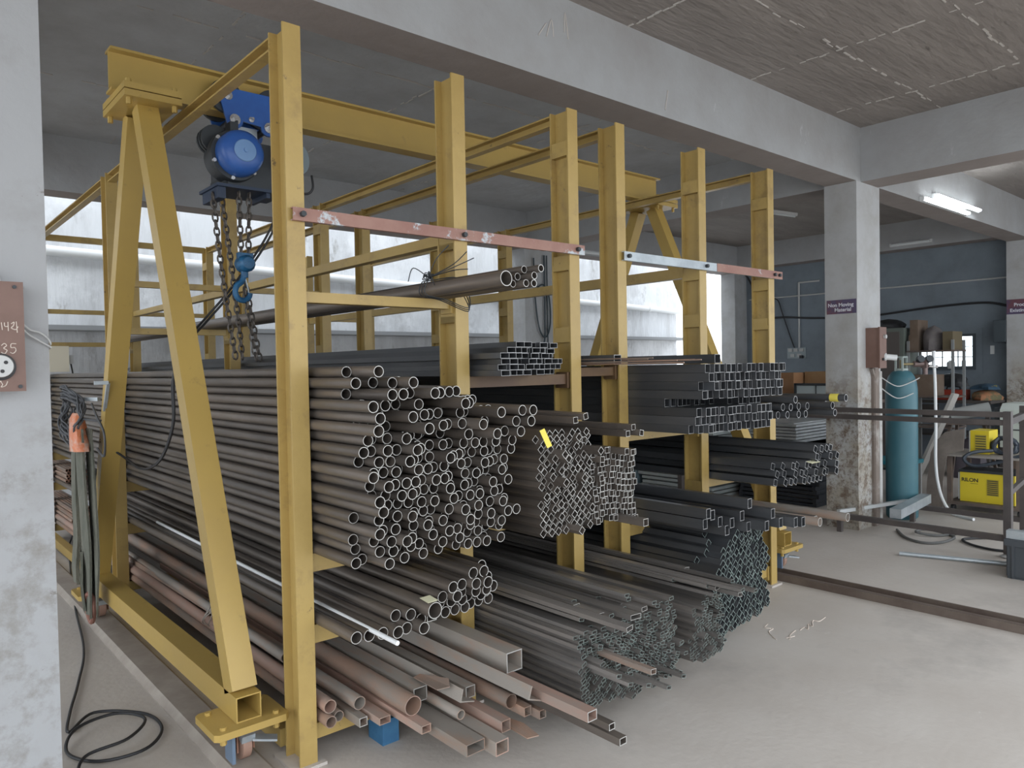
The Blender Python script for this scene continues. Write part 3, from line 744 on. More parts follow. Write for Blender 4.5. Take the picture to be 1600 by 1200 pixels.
odd('rectangular_tube', rt_(.048, .028, redox_m, rust_m), (1.450,2.44,.172), (1.445,5,.162), 'pink flat tube ending above the blue block')
odd('rectangular_tube', rt_(.042, .030, redox_m, rust_m, 3.0), (1.522,2.27,.176), (1.47,5,.22), 'long pink tube slanting down beside the fat rusty pipe')
odd('round_pipe', rp_(.074, rust_m, redox_m, 5.5, 20), (1.525,2.36,.230), (1.485,5,.26), 'fat rusty round pipe with an open orange mouth, bottom shelf', cat='pipe')
odd('square_tube', rt_(.062, .056, rustg_m, rim_m), (1.605,2.43,.228), (1.60,5,.228), 'grey square tube right behind the fat rusty pipe')
odd('rectangular_tube', rt_(.082, .042, rustg_m, rust_m), (1.603,2.08,.150), (1.585,5,.168), 'broad pale tube dipping towards the floor, bottom shelf')
odd('square_tube', rt_(.060, .052, rustg_m, redox_m, 5.5, .004), (1.692,2.04,.135), (1.675,5,.175), 'rusty square tube reaching lowest over the bare floor')
odd('round_pipe', rp_(.038, rustg_m, rust_m), (1.652,2.23,.200), (1.65,5,.200), 'small grey pipe ending between broad tube and rusty tube', cat='pipe')
odd('square_tube', rt_(.044, .044, redox_m, rust_m, 3.0), (1.762,2.10,.168), (1.70,5,.23), 'pink square tube over the torn sheet scrap')
ang = mesh('steel_angle', MB().prism([(-.03,0),(.04,0),(.04,.005),(-.025,.005),(-.025,.05),(-.03,.05)], 'y', 0, 5.4), [rustg_m])
odd('steel_angle', ang, (1.70,2.26,.222), (1.69,5,.222), 'grey steel angle with mottled paint, edge up', .25, 'angle bar')
odd('steel_angle', ang, (1.805,1.99,.285), (1.79,5,.30), 'mottled pale angle bar lying across the rusty pipes', .35, 'angle bar')
odd('square_tube', rt_(.046, .046, rustg_m, rim_m), (1.752,2.30,.235), (1.75,5,.235), 'short grey tube end between the angle bars')
odd('round_pipe', rp_(.056, rust_m, rust_m), (1.832,2.15,.222), (1.83,5,.222), 'orange-rust round pipe under the mottled angle bar', cat='pipe')
odd('square_tube', rt_(.036, .036, rust_m, rust_m), (1.872,2.10,.188), (1.872,5,.188), 'small rusty square tube beside the orange-rust pipe')
odd('square_tube', rt_(.034, .034, rust_m, rust_m), (1.912,2.06,.178), (1.912,5,.178), 'small rusty square tube rightmost at the bottom of its shelf')
odd('rectangular_tube', rt_(.046, .036, redox_m, rim_m), (1.862,1.755,.292), (1.875,5,.272), 'longest pink tube of the bottom shelf, reaching towards the viewer')
odd('rectangular_tube', rt_(.036, .026, steel_m, rim_m), (1.925,1.672,.213), (1.925,5,.225), 'dark thin tube ending lowest and farthest out over the floor')
odd('rectangular_tube', rt_(.030, .024, steel_m, rim_m), (1.912,1.71,.254), (1.93,5,.26), 'dark thin tube just above the farthest dark one')
odd('square_tube', rt_(.080, .080, rustg_m, rim_m, 5.5, .004), (1.895,2.20,.345), (1.89,5,.345), 'thick grey square tube topmost right on the bottom shelf')
odd('rectangular_tube', rt_(.065, .036, rust_m, rust_m), (1.745,2.55,.178), (1.745,5,.178), 'rusty flat tube set back in the middle of the bottom shelf')
odd('rectangular_tube', rt_(.05, .03, rust_m, rust_m, 3.2), (1.36,2.9,.262), (1.33,5,.262), 'dusty rusty tube set back near the first post, bottom shelf')
odd('round_pipe', rp_(.045, rustg_m, rust_m, 3.2), (1.31,3.0,.290), (1.33,5,.27), 'dusty pipe set back along the crane side, bottom shelf', cat='pipe')
scrap = MB(); 
pts = [(1.615,2.33,.275),(1.66,2.31,.280),(1.685,2.35,.292),(1.65,2.5,.275),(1.62,2.5,.270)]
scrap.add([Vector(p) for p in pts]+[Vector(p)-Vector((0,0,.004)) for p in pts], [(0,1,2,3,4),(9,8,7,6,5)]+[(i,i+5,(i+1)%5+5,(i+1)%5) for i in range(5)])
single('sheet_scrap', scrap, rust_m, 'bent rusty sheet offcut lying on the bottom shelf pipes', 'sheet')
scrap2 = MB(); pts = [(1.795,2.02,.140),(1.835,2.0,.145),(1.85,2.1,.15),(1.80,2.35,.15)]
scrap2.add([Vector(p) for p in pts]+[Vector(p)-Vector((0,0,.004)) for p in pts], [(0,1,2,3),(7,6,5,4)]+[(i,i+4,(i+1)%4+4,(i+1)%4) for i in range(4)])
single('sheet_scrap', scrap2, rust_m, 'torn brown sheet strip under the pink square tube', 'sheet')
# white plastic conduit
single('plastic_conduit', MB().cyl((1.345,2.17,.566), (1.336,4.9,.585), .0085, 12), white_m, 'thin white plastic conduit lying along the lower pipe shelf', 'conduit')
# block under the tubes
single('wooden_block', MB().box(1.515,1.59,2.57,2.68,0,.10), mat('blue_painted_wood', (0.03,0.12,0.24), .6, 0, (.045,.16,.30), 12), 'blue painted block on the floor under the tubes', 'block')

# pipes on the top shelf, first bay
me = round_me('steel_pipe', .029, .0024, 6.0, steel_m, rim_m)
for k, (x, y, z) in enumerate(((1.862,2.13,1.8155),(1.893,2.09,1.8155),(1.924,2.08,1.8155),(1.877,2.12,1.842),(1.908,2.06,1.842),(1.938,2.10,1.842),(1.893,2.10,1.868),(1.924,2.04,1.868))):
    put('round_pipe', me, x, y, z, 0, 'slim round pipe on the topmost shelf beside the thick one', 'pipe', 'slim pipes on the topmost shelf')
put('round_pipe', round_me('steel_pipe', .058, .003, 6.0, steel_m, rim_m, 20), 1.812, 2.11, 1.8305, 0, 'thick dark pipe on the topmost shelf, bound with wire', 'pipe', None)
wr = MB()
rr = random.Random(5)
for e, mm_ in (((1.93,2.50,1.99),(1.90,2.56,1.94)), ((1.88,2.56,2.02),(1.84,2.60,1.96)), ((1.70,2.60,1.86),(1.74,2.62,1.92)), ((1.95,2.52,1.92),(1.90,2.56,1.915)), ((1.92,2.44,1.955),(1.88,2.52,1.925)), ((1.76,2.5,1.84),(1.77,2.55,1.90))):
    wr.sweep(catmull([(1.815,2.62,1.885), mm_, e], 6), .0022, 5)
for k in range(4):
    wr.sweep(catmull([(1.815+rr.uniform(-.02,.02),2.62+rr.uniform(-.02,.02),1.89+rr.uniform(-.012,.015)) for _ in range(6)], 4, True), .0022, 5, closed=True)
for k in range(3):
    y = 2.59+.02*k
    wr.sweep(catmull([(1.785,y,1.86),(1.82,y,1.872),(1.93,y-.03,1.885),(1.965,y-.05,1.82),(1.94,y-.08-.02*k,1.755-.008*k),(1.86,y-.03,1.79),(1.78,y,1.81)], 5, True), .0022, 5, closed=True)
single('binding_wire', wr, dark_m, 'tangle of dark binding wire around the topmost shelf pipes', 'wire')

lw = MB(); rr = random.Random(12)
for k in range(6):
    cx_ = 1.305+rr.uniform(-.01,.01); cy_ = 3.72+.035*k
    lw.sweep(catmull([(cx_+.045*math.cos(a_)+rr.uniform(-.006,.006), cy_+.02*math.sin(2*a_)+rr.uniform(-.02,.02), .262+.05*math.sin(a_)) for a_ in [2*PI*i/8 for i in range(8)]], 4, True), .0028, 5, closed=True)
single('wire_coil', lw, rustg_m, 'small coil of binding wire round the low pipes behind the crane base', 'wire')

# short thin red tubes tucked in at the far left
me = round_me('thin_tube', .025, .0022, 1.3, rust_m, mat('orange_cut_steel', (.42,.19,.12), .6), 12)
for i in range(5):
    for k in range(6):
        put('thin_tube', me, 1.288+k*.0262+(i % 2)*.012, 7.33+R.uniform(-.02,.02), .586+i*.0235, 0, 'thin orange-rust tube, its end showing below the tall stack by the left column', 'tube', 'thin tubes below the tall stack')
for i in range(5):
    for k in range(6):
        put('thin_tube', me, 1.288+k*.0262+(i % 2)*.012, 7.15+R.uniform(-.03,.03), .268+i*.0235, 0, 'thin orange-rust tube, its end showing above the rack base by the left column', 'tube', 'thin tubes above the rack base')
h.location.x -= .06

# ------------------------------------------------------------------ left side: column fittings, cables, slings
brown_m = mat('brown_painted_sheet', (0.165, 0.092, 0.07), 0.5, 0, (0.20, 0.115, 0.09), 6, 0.4, 0.7)
chalk_m = mat('chalk', (0.62, 0.53, 0.46), 0.9)
grey_m = mat('pale_grey_plastic', (0.50, 0.50, 0.49), 0.45)
cream_m = mat('cream_plastic', (0.72, 0.66, 0.52), 0.5)
b = thing('switch_box', (0.28, 2.96, 1.453), 'brown steel socket box with chalk writing on the left column', 'switch box')
part('box_body', MB().box(.14, .392, 2.875, 2.96, 1.455, 1.80), brown_m, b)
lid = part('box_lid', MB().box(.136, .396, 2.868, 2.875, 1.451, 1.804), brown_m, b)
for x, z in ((.372, 1.787), (.38, 1.466)):
    part('screw', MB().cyl((x,2.868,z), (x,2.863,z), .006, 10), dark_m, lid)
so = part('socket', MB().lathe([(0,-.001),(.034,0),(.036,.003),(.036,.014)], (.327, 2.852, 1.532), (0,1,0), 28), grey_m, lid, True)
part('socket_ring', MB().lathe([(.036,0),(.042,.001),(.043,.006),(.043,.012)], (.327, 2.856, 1.530), (0,1,0), 28), black_m, lid, True)
for dx, dz in ((.014,.012), (-.012,.016), (.004,-.016)):
    part('pin_hole', MB().cyl((.327+dx, 2.852, 1.532+dz), (.327+dx, 2.8505, 1.532+dz), .006, 10), black_m, so)
def strokes(ps, r=.0016):
    mb = MB()
    for s_ in ps: mb.sweep(catmull([(x, 2.8672, z) for x, z in s_], 4), r, 4)
    return mb
for ss in ([[(.332,1.598),(.340,1.605),(.346,1.598),(.338,1.590),(.347,1.583),(.340,1.572),(.331,1.577)]],
    [[(.372,1.604),(.359,1.604),(.358,1.592),(.368,1.592),(.371,1.582),(.363,1.573),(.355,1.577)]],
    [[(.315,1.655),(.322,1.668),(.327,1.655),(.320,1.648),(.315,1.655)]], [[(.334,1.672),(.336,1.648)]], [[(.342,1.672),(.343,1.660),(.352,1.660)], [(.3515,1.674),(.352,1.645)]],
    [[(.360,1.668),(.368,1.674),(.366,1.662),(.360,1.655),(.372,1.650),(.379,1.660)], [(.374,1.676),(.376,1.640)]],
    [[(.300,1.482),(.318,1.486),(.330,1.484)], [(.312,1.485),(.310,1.468)]], [[(.326,1.484),(.332,1.474),(.328,1.466),(.340,1.470),(.346,1.484)]]):
    part('chalk_writing', strokes(ss), chalk_m, lid)
wire = MB()
wire.sweep(catmull([(.385,2.93,1.69),(.42,2.94,1.655),(.45,2.945,1.645),(.474,2.95,1.625),(.482,2.955,1.605),(.482,3.05,1.60)], 6), .003, 6)
wire.sweep(catmull([(.385,2.93,1.685),(.41,2.94,1.645),(.445,2.945,1.62),(.476,2.95,1.600),(.482,2.955,1.595),(.482,3.05,1.59)], 6), .003, 6)
wire.sweep(catmull([(.25,2.95,1.84),(.30,2.95,1.865),(.335,2.95,1.845),(.345,2.95,1.80)], 6), .003, 6)
single('loose_wire', wire, grey_m, 'pair of thin wires leaving the left column switch box', 'wire')
single('wall_clip', MB().box(.288,.318,2.952,2.96,1.155,1.185).cyl((.303,2.952,1.17),(.303,2.946,1.17),.009,10), galv_m, 'small square metal clip low on the left column', 'clip')

bx = thing('isolator_box', (1.33, 7.75, 1.52), 'cream isolator box on the rear rack post by the left column', 'switch box')
part('box_body', MB().box(1.20,1.39,7.66,7.79,1.53,1.76), cream_m, bx)
part('switch_lever', MB().box(1.39,1.43,7.69,7.74,1.60,1.68), grey_m, bx)
cab = catmull([(1.41,7.70,1.60),(1.42,7.66,1.4),(1.41,7.62,.8),(1.36,7.55,.15),(1.28,7.30,.012),(1.0,5.6,.012),(.86,4.6,.012),(.74,4.1,.012),(.64,3.75,.012),(.60,3.55,.012),(.72,3.68,.012),(.88,3.52,.012),(.90,3.32,.012),(.80,3.18,.012),(.64,3.20,.012),(.56,3.36,.012),(.62,3.52,.03),(.78,3.56,.03),(.86,3.42,.03),(.76,3.28,.03),(.60,3.24,.03),(.56,3.10,.012),(.66,2.96,.012),(.75,2.80,.012)], 8)
single('power_cable', MB().sweep(cab, .0065, 8), black_m, 'long black cable from the cream box, coiled on the floor by the left column', 'cable', smooth=True)

# coil of cable, orange bag and webbing slings hung on the rear crane leg
for i, (y, z, l) in enumerate(((5.00,1.43,'left'),(4.60,1.50,'right'))):
    pass
hk_ = MB().bar((.998,4.50,1.455),(.93,4.50,1.455),.02,.02).bar((.935,4.50,1.44),(.935,4.50,1.50),.018,.018)
hk_.bar((.998,4.72,1.36),(.91,4.98,1.36),.02,.02).bar((.915,4.97,1.30),(.915,4.97,1.46),.016,.016).bar((.998,4.50,1.455),(.998,4.60,1.30),.016,.016)
single('cable_bracket', hk_, galv_m, 'small steel bracket on the rear crane leg holding the cable coil', 'bracket')
coil = MB(); rr = random.Random(9)
for k in range(15):
    cy, cz = 4.97+rr.uniform(-.05,.05), 1.27+rr.uniform(-.03,.03); ry, rz = .22+rr.uniform(-.09,.06), .14+rr.uniform(-.04,.05)
    ring = [(.90+rr.uniform(-.015,.015)+.02*math.sin(3*a), cy+ry*math.cos(a)+.10*math.sin(a)*.6, cz+rz*math.sin(a)) for a in [2*PI*i/18 for i in range(18)]]
    coil.sweep(catmull(ring, 3, True), .0055, 6, closed=True)
coil.sweep(catmull([(.93,5.06,1.27),(.90,4.85,1.26),(.93,4.62,1.25),(.96,4.52,1.25)],6), .0065, 6)
coil.sweep(catmull([(.94,4.62,1.34),(.92,4.42,1.28),(.91,4.22,1.20),(.92,4.28,1.08),(.94,4.52,1.10)],6), .0065, 6)
single('cable_coil', coil, mat('grey_black_cable', (.07,.072,.078), .55), 'coiled grey-black cable hanging on the rear crane leg', 'cable', smooth=True)
bag = MB(); n = 12
for lvl, (z, ry, rx, cy) in enumerate(((1.285,.03,.02,4.80),(1.25,.07,.035,4.80),(1.18,.10,.045,4.78),(1.11,.115,.05,4.76),(1.075,.12,.045,4.755),(1.07,.05,.02,4.755))):
    for k in range(n):
        a = 2*PI*k/n; q = 1+.12*math.sin(3*a+lvl)
        bag.v.append((.90+rx*math.cos(a)*q, cy+ry*math.sin(a)*q, z))
for l in range(5):
    for k in range(n): bag.f.append((l*n+k, l*n+(k+1)%n, (l+1)*n+(k+1)%n, (l+1)*n+k)); bag.m.append(0)
bag.f += [tuple(range(n-1,-1,-1)), tuple(range(5*n,6*n))]; bag.m += [0,0]
single('orange_pouch', bag, mat('orange_plastic_film', (.62,.20,.09), .35, 0, (.55,.40,.33), 18, .45, .62, .4, 30), 'orange plastic pouch hung over the webbing sling', 'pouch', smooth=True)
web_m = mat('olive_webbing', (.115,.12,.095), .85, 0, (.18,.175,.14), 14, .4, .65, .5, 140, stretch=(1,1,.3))
def ribbon(pts, wv, w0, w1, th, folds=0):
    """a band along pts, its width direction wv"""
    P = catmull(pts, 6); mb = MB(); wv = Vector(wv).normalized(); n = len(P); nw = 5
    vs = []
    for i, p in enumerate(P):
        t = i/(n-1); wd_ = w0+(w1-w0)*t; d_ = (P[min(i+1,n-1)]-P[max(i-1,0)]).normalized(); nn = wv.cross(d_).normalized()
        for s_ in (1,-1):
            for k in range(nw):
                u = k/(nw-1)-.5
                vs.append(p+wv*(u*wd_)+nn*(s_*th/2+folds*math.sin(u*7+t*5)))
    fs = []; W = 2*nw
    for i in range(n-1):
        for k in range(nw-1):
            fs.append((i*W+k, i*W+k+1, (i+1)*W+k+1, (i+1)*W+k)); fs.append((i*W+nw+k, (i+1)*W+nw+k, (i+1)*W+nw+k+1, i*W+nw+k+1))
        fs.append((i*W, (i+1)*W, (i+1)*W+nw, i*W+nw)); fs.append((i*W+nw-1, i*W+2*nw-1, (i+1)*W+2*nw-1, (i+1)*W+nw-1))
    return mb.add(vs, fs)
sl = thing('webbing_sling', (.92, 4.74, .1), 'wide olive webbing sling hanging to the floor on the rear crane leg', 'sling')
part('front_band', ribbon([(.90,4.76,1.20),(.90,4.745,.8),(.905,4.71,.55),(.92,4.745,.36),(.92,4.74,.14)], (0,1,0), .19, .15, .012, .008), web_m, sl, True)
part('back_band', ribbon([(.935,4.70,1.2),(.94,4.70,.8),(.945,4.67,.45),(.945,4.70,.15)], (0,1,0), .16, .13, .010, .008), web_m, sl, True)
part('end_loop', MB().sweep(catmull([(.92,4.80,.17),(.93,4.74,.10),(.93,4.68,.17),(.93,4.70,.25),(.92,4.78,.25)],5,True), .014, 7, closed=True), mat('red_brown_sleeve',(.24,.11,.08),.7), sl, True)
part('fold', ribbon([(.905,4.80,.5),(.90,4.80,.3),(.91,4.79,.16)], (0.3,1,0), .05, .04, .014), web_m, sl, True)
single('narrow_sling', ribbon([(.93,5.02,1.15),(.92,5.04,.8),(.92,5.02,.55),(.925,5.08,.36),(.93,5.07,.255)], (0,1,0), .11, .09, .02, .006), web_m, 'narrower doubled olive strap hanging left of the wide sling', 'sling', smooth=True)
pc = MB()
for dx, dy in ((0,0),(.02,.015)):
    pc.sweep(catmull([(1.68+dx,3.86,2.42),(1.70+dx,3.86,2.36),(1.62+dx,3.88,2.18),(1.45+dx,3.9,1.93),(1.32+dx,3.92,1.77),(1.16+dx,3.80,1.62),(1.14,3.84+dy,1.46),(1.14,3.86+dy,1.25),(1.13,4.05+dy,1.06),(1.12,4.35+dy,.985),(1.11,4.65+dy,1.02),(1.0,4.73,1.12+dy)], 8), .006, 6)
single('pendant_cable', pc, black_m, 'doubled black pendant cable looping from hoist to crane leg', 'cable', smooth=True)
single('hoist_lead', MB().sweep(catmull([(1.83,3.71,2.54),(1.83,3.70,2.47),(1.80,3.72,2.44),(1.74,3.80,2.47)],6), .006, 6), black_m, 'short black lead curving under the hoist end flange', 'cable')
single('pipe_offcut', MB().cyl((1.31,5.05,.135),(1.31,5.5,.135),.03,14).cyl((1.31,5.049,.135),(1.31,5.06,.135),.024,14), steel_m, 'short dark pipe offcut by the second rack post foot', 'pipe') if False else None

# ------------------------------------------------------------------ paper slips
tag_m = mat('yellow_paper', (.74,.62,.10), .7); slip_m = mat('cream_paper', (.72,.69,.47), .7)
def slip(c, u, v, m, label):
    c, u, v = Vector(c), Vector(u), Vector(v); nn = u.cross(v).normalized()*.0008
    P = [c-u-v, c+u-v, c+u+v, c-u+v]
    single('paper_tag', MB().add([p-nn for p in P]+[p+nn for p in P], [(3,2,1,0),(4,5,6,7),(0,1,5,4),(1,2,6,5),(2,3,7,6),(3,0,4,7)]), m, label, 'tag')
slip((1.962,2.07,1.225), (.010,-.003,.004), (-.014,.006,.034), tag_m, 'yellow paper tag tied to a pipe end above the honeycomb stack')
slip((1.572,2.31,.6365), (.02,-.004,.002), (.002,.03,.002), slip_m, 'cream paper slip on the thick pipe of the lower shelf')
slip((2.53,2.09,.8295), (.014,0,0), (0,.03,0), slip_m, 'cream paper slip on the tube jutting from the honeycomb stack')
slip((3.758,2.13,1.445), (.0,-.022,.0), (.002,0,.026), tag_m, 'yellow paper hanging at the right end of the squared stack')
slip((4.10,2.10,.925), (.05,0,0), (0,.02,0.004), slip_m, 'pale paper slip on the loose bundle of the last bay')
lb = MB().lathe([(.0222,0),(.0232,.001),(.0232,.05),(.0222,.051)], (4.26, 2.02, 1.288), (0,1,0), 16)
single('paper_label', lb, tag_m, 'yellow label wrapped round a pipe of the last bay', 'label', smooth=True)

# ------------------------------------------------------------------ right column fittings
sg_m = mat('maroon_blue_sign', (0.085, 0.065, 0.13), 0.35, 0, (0.15, 0.055, 0.075), 3, .45, .55)
ftext_m = mat('sign_lettering', (0.72, 0.72, 0.78), 0.5)
def face_text(txt, size, loc, parent, m, bold=.0012, name='lettering'):
    me = text_mesh(txt, size, bold); me.materials.clear(); me.materials.append(m)
    o = bpy.data.objects.new(name, me); C.objects.link(o); o.parent = parent
    mm = Matrix(((0,0,-1),(-1,0,0),(0,1,0))).to_4x4()
    mm.translation = Vector(loc)-wloc(parent); o.matrix_local = mm
    return o
s = thing('wall_sign', (6.592, 3.10, 1.92), 'dark maroon sign reading Non Moving Material on the right column', 'sign')
part('sign_board', MB().box(6.589, 6.594, 2.967, 3.232, 1.922, 2.047), sg_m, s)
face_text('Non Moving', .046, (6.5882, 3.105, 2.000), s, ftext_m, .0008)
face_text('Material', .046, (6.5882, 3.085, 1.956), s, ftext_m, .0008)
s = thing('wall_sign', (11.728, 3.10, 2.08), 'small dark sign with two faint lines of text at the right edge', 'sign')
part('sign_board', MB().box(11.724, 11.73, 2.97, 3.248, 2.09, 2.29), sg_m, s)
face_text('Process', .065, (11.7228, 3.06, 2.215), s, ftext_m); face_text('Existing M', .062, (11.7228, 3.08, 2.14), s, ftext_m)
s = thing('switch_box', (6.82, 2.96, 1.43), 'brown steel switch box with white plug on the right column', 'switch box')
bb = part('box_body', MB().box(6.755, 6.885, 2.84, 2.96, 1.435, 1.79), brown_m, s)
part('box_rim', MB().box(6.75, 6.89, 2.835, 2.85, 1.43, 1.795), brown_m, s)
part('plug', MB().cyl((6.87,2.836,1.53),(6.92,2.76,1.52),.026,16).cyl((6.87,2.84,1.53),(6.872,2.83,1.53),.034,16), white_m, s, True)
part('push_button', MB().cyl((6.84,2.835,1.71),(6.84,2.815,1.71),.018,12), grey_m, s)
part('knob', MB().cyl((6.81,2.835,1.51),(6.81,2.822,1.51),.012,12), dark_m, s)
single('cable_duct', MB().box(6.875,6.955,2.93,2.959,.0,1.43).box(6.862,6.875,2.935,2.959,.0,1.43).box(6.955,6.968,2.935,2.959,.0,1.43).bar((6.83,2.945,1.43),(6.91,2.945,1.30),.03,.02), mat('worn_brown_duct',(.20,.16,.135),.7,0,(.40,.37,.34),5,.5,.7), 'worn brown cable duct down the right column', 'duct')
single('cable_duct', MB().box(7.0,7.055,2.945,2.96,.0,1.40), mat('pale_duct',(.5,.49,.47),.7,0,(.3,.27,.24),6,.5,.7), 'pale conduit strip at the right column edge', 'duct')

# ------------------------------------------------------------------ gas cylinder
cy = thing('gas_cylinder', (7.42, 2.92, 0), 'tall teal gas cylinder with regulator behind the right column', 'gas cylinder')
teal_m = mat('teal_cylinder_paint', (0.04, 0.135, 0.17), 0.45, 0, (0.06, 0.16, 0.19), 3, .4, .7)
overlay(teal_m, (0.12, 0.16, 0.16), 9, .64, .72, seed=3)
part('body', MB().lathe([(0,0),(.12,0),(.137,.02),(.138,.05),(.138,1.22),(.130,1.29),(.112,1.345),(.085,1.385),(.05,1.405),(0,1.41)], (7.42,2.92,0), (0,0,1), 32), teal_m, cy, True)
gm = mat('grey_green_guard', (.33,.38,.36), .5)
vg = MB()
for dx, dy in ((-.05,-.03),(.05,-.03),(-.05,.03),(.05,.03)): vg.box(7.42+dx-.008,7.42+dx+.008,2.92+dy-.008,2.92+dy+.008,1.395,1.52)
vg.box(7.362,7.478,2.882,2.958,1.52,1.535).cyl((7.42,2.92,1.40),(7.42,2.92,1.42),.06,18)
part('valve_guard', vg, gm, cy)
va = part('valve', MB().cyl((7.42,2.92,1.41),(7.42,2.92,1.50),.016,12).cyl((7.42,2.92,1.46),(7.50,2.84,1.46),.012,10), mat('brass',(.30,.24,.13),.4,.5), cy, True)
rg = part('regulator', MB().cyl((7.50,2.84,1.46),(7.56,2.78,1.46),.03,16).box(7.54,7.59,2.74,2.79,1.42,1.50).cyl((7.56,2.76,1.42),(7.56,2.76,1.36),.022,12), mat('dull_bronze',(.16,.11,.10),.45,.3), cy, True)
for a, bq in (((7.525,2.80,1.50),(7.50,2.77,1.51)), ((7.585,2.745,1.50),(7.56,2.715,1.51))):
    gg = part('pressure_gauge', MB().cyl(a, bq, .034, 20), dark_m, rg, True)
part('outlet_nut', MB().cyl((7.59,2.74,1.44),(7.66,2.69,1.43),.014,8), chrome_m, rg)
part('flow_tube', MB().cyl((7.63,2.71,1.43),(7.63,2.71,1.58),.016,12), white_m, rg)
single('gas_hose', MB().sweep(catmull([(7.63,2.705,1.42),(7.635,2.70,1.25),(7.645,2.70,.9),(7.64,2.70,.5),(7.68,2.68,.25),(7.80,2.66,.08),(7.82,2.60,.015),(7.7,2.4,.015)],8), .014, 8), white_m, 'white gas hose hanging from the cylinder regulator', 'hose', smooth=True)
single('bracing_wire', MB().sweep(catmull([(7.06,2.95,1.34),(7.15,2.85,1.26),(7.3,2.775,1.30),(7.45,2.77,1.33)],6), .005, 6).sweep(catmull([(7.06,2.95,1.24),(7.15,2.85,1.15),(7.32,2.775,1.19)],6), .005, 6), grey_m, 'pale wires tying the cylinder to the right column', 'wire')

# ------------------------------------------------------------------ brown welded frame, floor odds
fr_m = mat('brown_primer_frame', (.075,.064,.062), .5, .1, (.11,.092,.085), 5, .4, .7)
f = thing('table_frame', (6.85, 2.7, 0), 'brown welded square-tube frame standing before the right column', 'frame')
for x, y in ((6.45,1.78),(7.30,1.90),(6.45,4.75)):
    part('leg', MB().box(x-.026,x+.026,y-.026,y+.026,.03,1.10), fr_m, f)
for z in (1.015, 1.075):
    part('top_rail', MB().box(6.43,6.47,1.806,4.724,z-.02,z+.02), fr_m, f)
part('end_rail', MB().bar((6.476,1.784,1.02),(7.274,1.896,1.02),.04,.05), fr_m, f)
part('end_rail', MB().bar((6.476,1.784,.48),(7.274,1.896,.48),.03,.04), fr_m, f)
part('low_rail', MB().box(6.43,6.47,1.806,3.08,.12,.165).box(6.43,6.47,3.04,3.08,0,.12), fr_m, f)
part('low_rail', MB().box(7.28,7.32,1.926,2.80,.12,.165).box(7.28,7.32,2.76,2.80,0,.12), fr_m, f)
for x, y in ((6.45,1.78),(7.30,1.90)):
    part('foot', MB().lathe([(0,0),(.05,0),(.055,.01),(.04,.02),(.012,.03),(.012,.05),(0,.05)], (x,y,0), (0,0,1), 16), grey_m, f, True)
single('galvanised_tube', MB().add(*(lambda m: (m.v, m.f))(MB().bar((6.52,2.62,.206),(7.45,2.72,.206),.09,.08))), galv_m, 'stubby galvanised box tube laid across the frame low rails', 'tube')
single('galvanised_bar', MB().bar((6.40,3.05,.185),(7.45,2.80,.185),.035,.03), mat('pale_zinc',(.60,.62,.62),.4,.3), 'thin pale zinc bar laid across the frame low rails', 'bar')
single('floor_pipe', MB().cyl((5.956,2.367,.017),(6.20,1.66,.017),.016,14), galv_m, 'galvanised conduit pipe lying on the floor before the crate', 'pipe', smooth=True)
hose_m = mat('grey_hose', (.13,.13,.125), .6)
single('floor_hose', MB().sweep(catmull([(6.80,2.72,.012),(6.55,2.55,.012),(6.46,2.38,.012),(6.58,2.28,.012),(6.82,2.27,.012),(6.92,2.36,.012),(6.90,2.52,.03),(6.74,2.54,.03),(6.80,2.40,.012),(7.0,2.3,.012)],8), .011, 7), hose_m, 'grey hose looped on the floor in front of the cylinder', 'hose', smooth=True)
single('floor_hose', MB().sweep(catmull([(7.05,1.99,.012),(6.95,2.12,.012),(6.80,2.20,.012),(6.66,2.10,.012),(6.59,1.95,.012),(6.60,1.84,.012)],8), .010, 7), black_m, 'black hose loop on the floor beside the frame foot', 'hose', smooth=True)
cr_m = mat('dark_grey_crate', (.055,.062,.07), .5)
c = thing('plastic_crate', (6.05, 1.35, 0), 'dark grey ribbed plastic crate at the right edge', 'crate')
cb = MB().box(5.85,5.862,1.05,1.62,.01,.265).box(6.24,6.252,1.05,1.62,.01,.265).box(5.862,6.24,1.05,1.062,.01,.265).box(5.862,6.24,1.608,1.62,.01,.265).box(5.85,6.252,1.05,1.62,.0,.012)
part('body', cb, cr_m, c)
part('rim', MB().box(5.835,5.852,1.035,1.635,.225,.268).box(6.25,6.267,1.035,1.635,.225,.268).box(5.852,6.25,1.035,1.052,.225,.268).box(5.852,6.25,1.618,1.635,.225,.268), cr_m, c)
for y in (1.07,1.2,1.33,1.46,1.585): part('rib', MB().box(5.838,5.85,y-.008,y+.008,.01,.225), cr_m, c)
for x in (5.88,6.0,6.12,6.22): part('rib', MB().box(x-.008,x+.008,1.62,1.632,.01,.225), cr_m, c)
for z in (.035,.10,.17): part('band', MB().box(5.842,5.85,1.05,1.42,z-.006,z+.006), cr_m, c)
single('galvanised_tube', MB().rtube(5.86,5.93,.95,1.63,.270,.325,.003), galv_m, 'galvanised tube laid along the crate top', 'tube')

